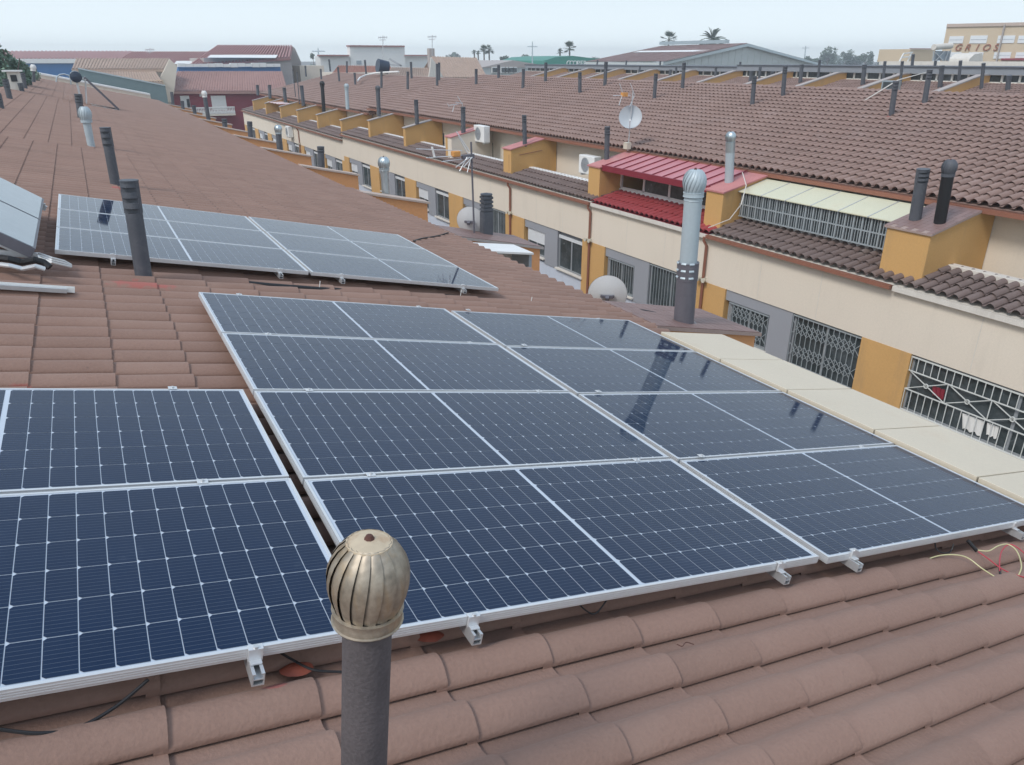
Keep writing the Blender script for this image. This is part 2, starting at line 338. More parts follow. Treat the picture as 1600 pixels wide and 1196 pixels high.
roof = deck.build('roof', TILE, nearb)
near_tile = tile_mesh('roof_tile', TILE)
ind, rest = [], []
def panel_cover(s, t):
    return (1.0 < s+.2 < 5.0 and 1.85 < t < 5.95) or (s+.2 < .78 and 1.85 < t < 3.85 and s > -1.2) or (.0 < s+.2 < 4.1 and 7.3 < t < 10.2)
for ci in range(20):
    s = SE-.4*(ci+1)
    for k in range(-16, 288):
        t = TE+.2205*k
        if t < .2 and s < .8: 
            pass
        sh = -.16 if 17.6 < t < 38 else .0
        M = frame(RP(s+sh, t, -.168), DS, YV, NN, .0035 if t < 30 else .008)
        P = RP(s+.2, t+.1, -.13); dep = P.dot(FW)
        vis = False
        if dep > .3:
            px = 800+FPX*P.dot(RT)/dep; py = 598-FPX*P.dot(UP)/dep; vis = -60 < px < 1660 and -20 < py < 1240
        if vis and not panel_cover(s, t): ind.append((P.length, M))
        else: rest.append(M)
ind.sort(key=lambda q: q[0])
for _, M in ind[:300]: inst(near_tile, 'roof_tile', roof, M, nb)
rest += [M for _, M in ind[300:]]
tile_field(rest, 'roof_tile_field', TILE, roof, nb)
# far slope of the same roof, beyond the ridge
fr = []
for ci in range(10):
    for k in range(120, 288, 1):
        s = .4*ci; dx = Vector((-math.cos(AL), 0, -math.sin(AL))); dz = Vector((-math.sin(AL), 0, math.cos(AL)))
        fr.append(frame(RP(-2.158, TE+.2205*k, -.167)+dx*s, dx, YV, dz, .01))
tile_field(fr, 'rear_slope_tile_field', TILE, roof, nb)
rg = MB()
for k in range(150):
    p = RP(-2.16, 1+.43*k, -.12); rg.lathe([(.09, -.02), (.085, .44)], 8, a0=0, a1=pi, M=Matrix.Translation(p) @ Matrix.Rotation(-pi/2+.03, 4, 'X'))
rg.build('ridge_tile_row', TILE, roof, kind='stuff')
gt = MB(); e0 = RP(SE, 0, -.19); gt.box(e0.x-.02, e0.x+.10, -6, 65, e0.z-.12, e0.z-.04); gt.build('gutter', GUTTER, nearb)
# joint strip seen running across the far roof (raised overlapping course)
# ------------------------------------------------------------------ solar panels
LP, WP, GP, FL = 2.094, 1.038, .020, .011
def cell_mesh():
    cs, ct, ch = .0817, .1640, .0090; me = bpy.data.meshes.new('solar_cell')
    v = [(-cs/2+ch, -ct/2, 0), (cs/2, -ct/2, 0), (cs/2, ct/2, 0), (-cs/2+ch, ct/2, 0), (-cs/2, ct/2-ch, 0), (-cs/2, -ct/2+ch, 0)]
    me.from_pydata(v, [], [(0, 1, 2, 3, 4, 5)]); ul = me.uv_layers.new(name='UVMap')
    for i, lp in enumerate(me.loops): q = v[lp.vertex_index]; ul.data[i].uv = (q[0]/cs+.5, q[1]/ct+.5)
    me.materials.append(CELL); return me, v, cs, ct
CM, CV, CS, CT = cell_mesh()
def cell_spots():
    il = LP-2*FL; mg = .013; mid = .018; ps = (il-2*mg-mid)/24; it = WP-2*FL; pt = (it-.014)/6
    for i in range(24):
        for j in range(6):
            yield FL+mg+ps*(i+.5)+(mid if i >= 12 else 0), FL+.007+pt*(j+.5)
def frame_mb():
    m = MB(); H = .035
    for (x0, x1, y0, y1) in ((0, LP, 0, FL), (0, LP, WP-FL, WP), (0, FL, FL, WP-FL), (LP-FL, LP, FL, WP-FL)): m.box(x0, x1, y0, y1, -H, 0)
    for z in (-.010, -.018, -.026):                      # ridges along the outer faces
        m.box(0, LP, -.0012, -.0002, z-.0016, z+.0016); m.box(-.0012, -.0002, 0, WP, z-.0016, z+.0016)
    m.box(FL, LP-FL, FL, WP-FL, -.0335, -.03); return m
fme = None; bme = None
def panel(s0, tfar, label, group, h=0.0, cells=True, tilt=0):
    global fme, bme
    o = lthing('solar_module', label, 'solar panel', RP(s0, tfar-WP, h-tilt*LP/2), (random.gauss(0, .0005), AL-tilt+random.gauss(0, .0005), 0), group)
    if fme is None:
        f = frame_mb().build('panel_frame', ALU, o); fme = f.data
        b = MB().quad((FL, FL, -.0032), (LP-FL, FL, -.0032), (LP-FL, WP-FL, -.0032), (FL, WP-FL, -.0032)).build('back_sheet', BACK, o); bme = b.data
    else:
        for n, me in (('panel_frame', fme), ('back_sheet', bme)):
            q = bpy.data.objects.new(n, me); C.objects.link(q); q.parent = o
    if cells:
        for x, y in cell_spots():
            q = bpy.data.objects.new('solar_cell', CM); C.objects.link(q); q.parent = o; q.location = (x, y, -.0022)
    else:
        v, f, uv = [], [], []
        for x, y in cell_spots():
            b0 = len(v); v += [(x+a, y+b, -.0022) for a, b, _ in CV]; f.append(tuple(range(b0, b0+6)))
            for a, b, _ in CV: uv += [a/CS+.5, b/CT+.5]
        mb = MB(); mb.v = v; mb.f = f; mb.sm = [False]*len(f); mb.uv = uv; mb.build('solar_cell_grid', CELL, o, kind='stuff')
    return o
s0, t0, gap = .8808, 6.0039, .0681
rowname = ['rearmost row', 'second row from back', 'third row from back', 'front row']
RW = WP+GP
for c in range(2):
    for k in range(4):
        lab = ['solar panel, upslope column of the big middle array, %s' % rowname[k], 'solar panel, downslope column of the big middle array, %s' % rowname[k]][c]
        if c == 0 and k == 3: lab = 'Dark blue solar panel right behind the foreground turbine vent, front of the middle array'
        if c == 1 and k == 3: lab = 'Solar panel at the right edge above the red and yellow wires'
        panel(s0+c*(LP+gap), t0-RW*k-(.004 if c else 0), lab, 'solar panels of the large middle array', tilt=.012 if c else 0)
for k in range(2):
    panel(.8266-LP, 3.9082-RW*k, ['Dark blue solar panel at the left edge, the rear one of the pair', 'Dark blue solar panel at the lower left corner, front one of the pair'][k], 'pair of solar panels at left')
for c in range(2):
    for k in range(3):
        panel(-.0734+c*(LP+.03), 10.2757-RW*k, '%s solar panel of the pale farther array, %s half' % (['Rearmost', 'Middle', 'Front'][k], ['left', 'right'][c]), 'solar panels of the farther array', cells=False)
# rails, clamps, feet
def rail(s, t0_, t1_, lab, grp, h=-.037):
    o = lthing('mounting_rail', lab, 'mounting rail', RP(s, t0_, h), (0, AL, 0), grp); l = t1_-t0_
    m = MB(); w = .0175
    for (x0, x1, z0, z1) in ((-w, w, -.040, -.036), (-w, -w+.004, -.036, 0), (w-.004, w, -.036, 0), (-w+.004, -.008, -.004, 0), (.008, w-.004, -.004, 0), (-w+.004, w-.004, -.021, -.018)):
        m.box(x0, x1, 0, l, z0, z1)
    m.build('rail_profile', ALUD, o); return o
def clamp(s, t, lab, grp, end=True):
    o = lthing('panel_clamp', lab, 'clamp', RP(s, t, 0), (0, AL, 0), grp); m = MB(); w = .021
    if end:
        m.box(-w, w, -.004, .012, .0008, .0048); m.box(-w, w, -.012, -.0025, -.036, .0048); m.box(-w*.8, w*.8, -.03, -.012, -.036, -.030)
    else: m.box(-w, w, -.018, .018, .0008, .0045)
    m.build('clamp_body', ALU, o, bevel=.001)
    b = MB(); b.lathe([(0, .011), (.0075, .0105), (.008, .0048)], 10, M=Matrix.Translation((0, -.004 if end else 0, 0))); b.build('bolt', ALUD, o)
tf = t0-4*RW+GP
GR = 'mounting rails under the solar panels'; GC = 'clamps holding the solar panels'
for s, a, b, lab in ((1.18, 1.738, 6.02, 'aluminium rail under the middle array just right of the turbine vent'), (2.72, 1.738, 6.02, 'aluminium rail end under the front right corner of the middle array left part'), (3.22, 1.728, 6.02, 'aluminium rail end under the left corner of the front right solar panel'), (4.75, 1.728, 6.02, 'aluminium rail end at the right edge of the picture'), (.48, 1.745, 3.93, 'aluminium rail end sticking out below the lower left solar panel')):
    rail(s, a, b, lab, GR)
for s, lab in ((1.18, 'front end clamp just right of the turbine vent'), (2.71, 'front end clamp beside the gap between the two panel columns'), (3.23, 'front end clamp at the left corner of the front right panel'), (4.74, 'front end clamp at the right picture edge'), (.48, 'front end clamp on the lower left solar panel')):
    clamp(s, (3.9082-2*RW+GP) if s < 1 else tf, lab, GC)
for i, s in enumerate((1.18, 2.72, 3.22, 4.75)):
    for k in (1, 2, 3): clamp(s, t0-RW*k+GP/2, 'small clamp between panel rows %s, %s rail of the middle array' % (('one and two', 'two and three', 'three and four')[k-1], ('leftmost', 'second', 'third', 'rightmost')[i]), GC, False)
    clamp(s, t0+.008, 'small clamp on the rear edge of the middle array, %s rail' % ('leftmost', 'second', 'third', 'rightmost')[i], GC, False)
clamp(.48, 3.9082-RW+GP/2, 'small clamp between the two left solar panels', GC, False); clamp(.48, 3.9162, 'small clamp on the rear edge of the left solar panel', GC, False)
for i, s in enumerate((.35, 1.75, 2.35, 3.7)):
    clamp(s, 10.2757-3*RW+GP, 'front clamp on the farther pale array, %s' % ('below the left panel beside the slotted pipe', 'near the middle gap on its left', 'near the middle gap on its right', 'nearest its right corner')[i], GC)
    rail(s, 7.05, 10.3, 'rail under the farther pale array, %s' % ('leftmost', 'second from left', 'third from left', 'rightmost')[i], GR)
# red sealant patches round the hook bolts
def patch(s, t, r, lab, m=SEAL, h=-.112, sx=1.3):
    mb = MB(); n = 22; v = [(0, 0, .007)]; rr = [r*(1+random.uniform(-.07, .07)) for _ in range(n)]
    for q, hh in ((.6, .004), (1, -.006)):
        for k in range(n): a = 2*pi*k/n; v.append((sx*rr[k]*q*math.cos(a), rr[k]*q*math.sin(a)*.8, hh))
    f = [(0, 1+k, 1+(k+1) % n) for k in range(n)]+[(1+k, 1+n+k, 1+n+(k+1) % n, 1+(k+1) % n) for k in range(n)]
    o = lthing('sealant_patch', lab, 'sealant', RP(s, t, h), (0, AL, 0), 'red sealant patches on the tiles'); mb.add(v, f, True); mb.build('patch', m, o); return o
for s, t, lab in ((.62, 1.79, 'red sealant blob beside the lower left rail end'), (1.08, 1.83, 'red sealant patch under the clamp right of the turbine vent'), (2.62, 1.86, 'red sealant patch beside the second rail end'), (2.98, 1.88, 'round red sealant patch in the gap between panel columns'), (4.42, 1.90, 'red sealant patch under the front right panel near the wires')):
    patch(s, t+.05, .040, lab, h=-.122)

# ------------------------------------------------------------------ pipes, vents
def axis_rot(a, b): return (Vector(b)-Vector(a)).to_track_quat('Z', 'Y').to_euler()
def turbine_parts(o, r, z0, m, n=18, capm=None, individual=False, tall=1.2, twist=.38, core=DARK, neck=.8):
    # egg-shaped rotor of curved vanes on a collar
    H = r*2*tall*.86; capm = capm or m
    def rad(u): return r*(.80+.20*math.sin(min(1, u/.45)*pi/2)) if u < .45 else r*math.sqrt(max(0, 1-((u-.45)/.60)**2))*1.0
    MB().lathe([(r*.62, z0-.005), (r*.72, z0+.35*H), (r*.55, z0+.72*H), (r*.3, z0+.9*H)], 14).build('rotor_core', core, o)
    vm = MB() if not individual else None
    for i in range(n):
        a = 2*pi*i/n; mb = MB() if individual else vm; b0 = len(mb.v); K = 9; vs = []
        for j in range(K):
            u = j/(K-1)*.965; z = z0+.03*H+u*H*.95; R0 = rad(u); tw = twist*u
            for q, rr in ((0, .88), (.35, .955), (.8, 1.005), (1.22, .995)):
                an = a+tw+q*2*pi/n; vs.append((R0*rr*math.cos(an), R0*rr*math.sin(an), z))
        fs = [(4*j+q, 4*j+q+1, 4*j+q+5, 4*j+q+4) for j in range(K-1) for q in range(3)]
        mb.add(vs, fs, True)
        if individual: mb.build('vane', m, o)
    if not individual: vm.build('rotor_vanes', m, o)
    zt = z0+.03*H+.93*H*.95; rt = rad(.93)*.96
    MB().lathe([(rt*1.02, zt-.012*r/.08), (rt*.95, zt+.004), (rt*.4, zt+.010), (0, zt+.012)], 24).build('top_plate', capm, o)
    MB().lathe([(r*.15, zt+.010), (r*.14, zt+.02*r+.008), (r*.10, zt+.08*r+.008), (r*.08, zt+.22*r), (0, zt+.24*r)], 8).build('spindle_nut', RUSTB, o)
    MB().lathe([(r*.80, z0+.03*H), (r*.88, z0+.02*H), (r*.84, z0-.12*r), (r*.85, z0-.15*r), (r*.84, z0-.28*r), (r*.885, z0-.30*r), (r*.87, z0-.33*r), (r*.5, z0-.3*r)], 28).build('collar', m, o)
def chimney(base, top, r, kind, lab, grp=None, m=PIPE, capm=STEEL, name='vent_pipe', cat='vent pipe', slots=3, seal=None, vr=None, n=16, foot=.12, **kw):
    base = Vector(base); top = Vector(top); Lh = (top-base).length
    o = lthing(name, lab, cat, base, axis_rot(base, top), grp)
    sg = 20 if r > .055 and base.length < 15 else 10
    if kind == 'plain':
        MB().lathe([(r, -foot), (r, Lh), (r*.86, Lh), (r*.86, Lh-.15)], sg).build('pipe', m, o)
    elif kind == 'slot':
        hs = .046; gp = .038; top0 = Lh-.01-slots*(hs+gp)
        MB().lathe([(r, -foot), (r, top0), (r*.8, top0)], sg).build('pipe', m, o)
        c = MB(); c.lathe([(r*.38, top0-.01), (r*.38, Lh-.02)], 12)
        for k in range(2):
            a = k*pi+YAW*0+.9; c.box(-r*.98, r*.98, -r*.42, r*.42, top0-.002, Lh-.012, Matrix.Rotation(-YAW+pi/2, 4, 'Z')) if k == 0 else None
        c.build('slot_core', m, o)
        for k in range(slots):
            z = top0+gp+k*(hs+gp); MB().lathe([(r*.8, z), (r*1.03, z), (r, z+hs), (r*.8, z+hs)], sg).build('slot_ring', m, o)
        MB().lathe([(0, Lh), (r*1.10, Lh-.002), (r*1.10, Lh-.014), (0, Lh-.014)], sg).build('cap', m, o)
    elif kind == 'box':
        q = r; MB().box(-q, q, -q, q, -foot, Lh*.6).build('pipe', m, o, bevel=.01)
        MB().box(-q*.8, q*.8, -q*.8, q*.8, Lh*.6, Lh-.01).build('slot_core', m, o)
        for k in range(4): z = Lh*.62+k*Lh*.09; MB().box(-q*1.0, q*1.0, -q*1.0, q*1.0, z, z+Lh*.055).build('slot_ring', m, o, bevel=.004)
        MB().lathe([(0, Lh+.02), (q*1.15, Lh), (q*1.2, Lh-.02), (0, Lh-.02)], 16).build('cap', m, o)
    elif kind == 'turbine':
        vr = vr or r*1.45; tall = kw.get('tall', 1.15); H = vr*2*tall*.86; z0 = Lh-H-.02
        MB().lathe([(r, -foot), (r, z0-.1*vr), (r*.8, z0-.1*vr)], sg).build('pipe', m, o)
        if kw.get('sleeve'): MB().lathe([(r*1.04, z0-kw['sleeve']), (r*1.06, z0-.12*vr)], sg).build('sleeve', capm, o)
        turbine_parts(o, vr, z0, capm, n, individual=kw.get('ind', False), capm=kw.get('plate'), tall=tall, core=kw.get('core', DARK), twist=kw.get('twist', .38))
    if seal: MB().lathe([(0, .035), (r*1.25, .03), (r*2.0, .012), (r*3.2, -.02)], 14).build('sealant', seal, o)
    return o
GV1 = 'vent pipes along the near roof'; GV2 = 'vent pipes on the orange party walls of the near building'; GV3 = 'vent pipes in two lines on the opposite roof'; GV4 = 'vent pipes on the opposite party walls'
# foreground turbine vent
P0 = onY(573, 1000, 1.22); T0 = onY(577.5, 826, 1.22); ax = (T0-onY(569, 1196, 1.22)).normalized(); B0 = T0-ax*1.0
chimney(B0, T0, .0515, 'turbine', 'foreground fibre cement pipe with a rust stained stainless turbine cap', m=FIBRE, capm=STAINST, name='turbine_vent', cat='turbine vent', vr=.0845, n=17, ind=True, plate=RUSTY, tall=1.16, twist=.22)
def rc(bx, by, tx, ty, r, kind, lab, **k):
    b = onroof(bx, by, -.12); t = onY(tx, ty, b.y); return chimney(b, t, r, kind, lab, GV1, **k)
rc(225, 434, 201, 281, .0655, 'slot', 'tall dark slotted vent pipe in front of the pale solar array', slots=3)
rc(181, 291, 164, 199, .068, 'slot', 'slotted dark vent pipe behind the left corner of the pale array')
rc(143, 230, 130, 164, .075, 'turbine', 'silver turbine vent on a dark pipe up the roof', m=STEELP, capm=STEELP, vr=.125, sleeve=.3, tall=1.3)
rc(127, 186, 122, 147, .10, 'slot', 'dark vent pipe just behind the silver turbine vent')
rc(2, 170, -4, 146, .08, 'slot', 'dark vent pipe at the left picture edge on the ridge')
rc(15.6, 155.4, 8, 124, .09, 'slot', 'thick dark vent pipe below the green tree')
rc(35, 143.8, 31, 130, .09, 'slot', 'short dark vent pipe beside the small chimney box')
rc(40, 139, 35, 114, .09, 'slot', 'tall dark ridge vent pipe right of the small chimney box')
rc(48, 134, 45.6, 115, .09, 'slot', 'thin ridge vent pipe before the white topped ridge vent')
rc(52.7, 129, 51.5, 100, .10, 'turbine', 'ridge vent pipe with a small white turbine cap', vr=.16, capm=WHITE)
rc(57, 121, 55, 107, .09, 'slot', 'farthest dark vent pipe on the ridge')
# party-wall blocks along the eave of the near building
T = 5.35
for k in range(11):
    y0 = 6.32+T*k; xw = 6.98; zf = lambda x: RP(0, 0, -.10).z-(x-RP(0, 0, -.10).x)*TAN
    names = ['orange party wall topped with brown ceramic tiles carrying the big duct', 'orange party wall carrying the square dark chimney and a white dish', 'orange party wall carrying the silver turbine vent', 'orange party wall carrying the dark slotted vent below the step in the facade', 'orange party wall with the turbine vent beside the wall mounted cooler']
    lab = names[k] if k < 5 else 'orange party wall on the near eave, %s beyond the one by the wall mounted cooler' % ('first', 'second', 'third', 'fourth', 'fifth', 'sixth')[k-5]
    o = thing('party_wall', lab, 'wall', (6.2, y0+.5, GZ), 'orange party walls along the near building')
    m = MB(); wd = 1.0 if k < 2 else .35
    m.prism([(x_e-.3, GZ), (xw, GZ), (xw, zf(xw)-.05), (x_e-.3, zf(x_e-.3)-.05)], 'y', y0, y0+wd); m.build('wall', TERRA, o, bevel=.01)
    cm = MB(); cm.prism([(x_e-.02, zf(x_e-.02)-.049), (xw+.05, zf(xw+.05)-.049), (xw+.05, zf(xw+.05)-.004), (x_e-.02, zf(x_e-.02)-.004)], 'y', y0-.05, y0+wd+.05)
    cp = cm.build('coping', GROUT if k == 0 else COPG if k == 1 else COPP, o)
    if k < 2:
        for i in range(13):
            for j in range(4):
                x0 = x_e-.01+i*.128; yy = y0-.045+j*.275; a = zf(x0)-.004+.0015
                x1 = min(x0+.122, xw+.045)
                if x1 < x0+.03: continue
                q = MB(); q.prism([(x0, a), (x1, zf(x1)-.0025), (x1, zf(x1)+.006), (x0, zf(x0)+.006)], 'y', yy, yy+.268); q.build('ceramic_tile', BRICKTOP, cp)
# vents standing on them
def bc(bx, by, tx, ty, r, kind, lab, X=6.15, **k):
    b = onX(bx, by, X); t = onY(tx, ty, b.y); return chimney(b, t, r, kind, lab, GV2, foot=max(.12, b.z-zf(X)+.15), **k)
# the big two-part duct
bb = onZ(1068, 506, zf(6.1)); tt = onY(1087, 262, bb.y)
duct = lthing('exhaust_duct', 'tall pale blue exhaust duct with turbine cap rising from a dark lower pipe', 'exhaust duct', bb, axis_rot(bb, tt))
Ld = (tt-bb).length; zd = Ld*.415
MB().lathe([(.122, -.1), (.122, zd*.72), (.128, zd*.725), (.128, zd), (.105, zd)], 28).build('lower_pipe', DUCTD, duct)
for k in range(3):
    for q in range(3):
        z = zd*.76+k*.085; a = -2.1+q*.75; MB().lathe([(.1275, z), (.139, z+.012), (.1275, z+.03)], 5, a0=a, a1=a+.45).build('louvre', STEELP, duct)
MB().lathe([(.102, zd-.02), (.102, Ld*.86), (.108, Ld*.861), (.108, Ld*.865), (.102, Ld*.868)], 28).build('upper_duct', STEELP, duct)
for k in range(3): MB().lathe([(.104, Ld*.84-k*.035), (.1085, Ld*.84-k*.035+.006), (.104, Ld*.84-k*.035+.012)], 28).build('duct_rib', STEELP, duct)
turbine_parts(duct, .135, Ld-.135*2*1.15*.86-.01, STEELP, 18, tall=1.15, individual=True, twist=.7)
ring = MB(); ring.lathe([(.125, 0), (.16, .004), (.165, -.01)], 20); ring.build('base_ring', COPG, duct)
bc(760, 372, 760, 303, .095, 'box', 'square dark chimney with notched top beside the white dish', X=6.25)
bc(603, 303, 599, 243, .095, 'turbine', 'silver turbine vent on a thick pipe before the opposite windows', m=STEEL, vr=.145, sleeve=.2)
bc(503, 273, 501, 229, .10, 'slot', 'dark slotted vent pipe right of the step in the cream facade', slots=2)
bc(438, 243, 434, 194, .105, 'turbine', 'dark vent pipe with dull turbine head left of the wall mounted cooler', m=PIPE, capm=STEEL, vr=.14)
bc(392, 220, 390, 190, .10, 'slot', 'dark slotted vent pipe in front of the end of the facade', slots=2)
bc(352, 203, 350.5, 186, .12, 'slot', 'short dark vent pipe before the crimson house', slots=2)
bc(328, 199, 318, 141, .11, 'turbine', 'tall vent pipe with pale head before the crimson house balcony', m=PIPE, capm=WHITE, vr=.15)
bc(306, 187, 302.5, 165, .11, 'slot', 'leaning dark vent pipe before the white balustrade')
bc(287, 178, 284.5, 158, .11, 'slot', 'dark vent pipe before the crimson house doorway')
bc(271, 169.5, 268, 144, .11, 'plain', 'dark vent pipe at the left corner of the crimson house')
bc(257, 162.7, 253.7, 145, .12, 'slot', 'short dark vent pipe before the beige house')
bc(245.5, 156.5, 242, 134, .12, 'slot', 'leftmost dark vent pipe along the near eave')

# ------------------------------------------------------------------ opposite terrace
XF = 13.72; ZB = -5.42; Y0 = 3.65
def oy(k): return Y0+T*k
def win(parent, y0, y1, z0, z1, kind='slide', X=XF, frm=FRAMEG, sill=True, grille=None, shut=0, dx=0, gm=None):
    # a window in a wall facing -X; opening between y0,y1,z0,z1
    w = MB(); d = .05; f = .045
    w.box(X+.10, X+.15, y0, y0+f, z0, z1); w.box(X+.10, X+.15, y1-f, y1, z0, z1); w.box(X+.10, X+.15, y0+f, y1-f, z0, z0+f); w.box(X+.10, X+.15, y0+f, y1-f, z1-f, z1)
    ym = (y0+y1)/2; w.box(X+.098, X+.148, ym-.03, ym+.03, z0+f, z1-f)
    o = w.build('window', frm, parent)
    MB().box(X+.122, X+.128, y0+f, ym-.03, z0+f, z1-f).box(X+.122, X+.128, ym+.03, y1-f, z0+f, z1-f).build('pane', GLASS, o)
    if shut:
        s = MB(); n = max(3, int((z1-z0)*shut/.05)); zz = z1-(z1-z0)*shut; st = (z1-zz)/n
        for k in range(n): s.box(X+.072, X+.088, y0+.01, y1-.01, zz+k*st+.004, zz+(k+1)*st-.002)
        s.build('shutter', SHUTW if shut < 1 else SHUT, o)
    if sill: MB().box(X-.05, X+.09, y0-.06, y1+.06, z0-.055, z0-.002).build('sill', COPING, o, bevel=.006)
    if grille:
        gmb = MB(); xg = X+.03; gm = gm or GRILLE; b = .013
        gmb.box(xg-.01, xg+.01, y0, y1, z1-.03, z1-.002); gmb.box(xg-.01, xg+.01, y0, y1, z0+.01, z0+.035)
        if grille == 'bars':
            n = int((y1-y0)/.12)
            for k in range(n+1): yy = y0+.01+(y1-y0-.02)*k/n; gmb.bar((xg, yy, z0+.03), (xg, yy, z1-.03), b)
        if grille == 'lattice':
            n = int((y1-y0)/.135)
            for k in range(n+1): yy = y0+.01+(y1-y0-.02)*k/n; gmb.bar((xg, yy, z0+.03), (xg, yy, z1-.03), b)
            st = (y1-y0-.02)/n
            for zc in (z0+(z1-z0)*.33, z0+(z1-z0)*.76):
                for k in range(n-1):
                    ya = y0+.01+st*k; hh = .15
                    gmb.bar((xg+.012, ya, zc-hh), (xg+.012, ya+2*st, zc+hh), .012); gmb.bar((xg+.012, ya, zc+hh), (xg+.012, ya+2*st, zc-hh), .012)
        if grille == 'cross':
            n = int((y1-y0)/.15); zA = z0+(z1-z0)*.40; zBb = z0+(z1-z0)*.74
            for z in (zA, zBb): gmb.bar((xg, y0, z), (xg, y1, z), .02)
            for k in range(n+1):
                yy = y0+.01+(y1-y0-.02)*k/n; gmb.bar((xg, yy, z0+.03), (xg, yy, zA), b); gmb.bar((xg, yy, zBb), (xg, yy, z1-.03), b)
            nc = max(2, round((y1-y0)/.78)); st = (y1-y0)/nc
            for k in range(nc):
                ya = y0+st*k; gmb.bar((xg+.01, ya, zA), (xg+.01, ya+st, zBb), .015); gmb.bar((xg+.01, ya, zBb), (xg+.01, ya+st, zA), .015); gmb.bar((xg, ya, zA), (xg, ya, zBb), .016)
                c = Matrix.Translation((xg, ya+st/2, (zA+zBb)/2)) @ Matrix.Rotation(pi/2, 4, 'Y'); gmb.lathe([(.035, -.012), (.05, -.012), (.05, .012), (.035, .012)], 12, M=c)
        gmb.build('grille', gm, o)
    return o
opp_tile = tile_mesh('roof_tile', TILE_OPP, P=T/24, Hc=.082, up=.042, ov=.05); porch_tile = tile_mesh('roof_tile', TILE_PORCH, P=T/24, Hc=.082, up=.042, ov=.05); red_tile = tile_mesh('roof_tile', TILE_RED, P=T/24, Hc=.07, up=.026)
UXV = Vector((-math.cos(AL), 0, -math.sin(AL))); UZV = Vector((-math.sin(AL), 0, math.cos(AL)))
OL = ['nearest cream terraced house opposite, with grey roller shutter and big white window grille',
      'cream terraced house opposite with yellowed plastic awning and lattice window grilles',
      'cream terraced house opposite with red metal awning and red painted porch tiles',
      'cream terraced house opposite with half lowered white shutter, left of the red porch',
      'cream terraced house opposite behind the square chimney and white dish',
      'cream terraced house opposite carrying the white air conditioner under the main eave',
      'cream terraced house opposite, second beyond the one with the air conditioner by the eave',
      'cream terraced house opposite just before the step down in the facade',
      'cream terraced house opposite just beyond the step down in the facade',
      'cream terraced house opposite with a cooler mounted on its facade']
fin_y = [8.64, 14.27, 19.71, 25.5, 30.9, 36.4, 41.8, 47.1, 52.5, 57.9, 63.3, 68.7, 74.0]
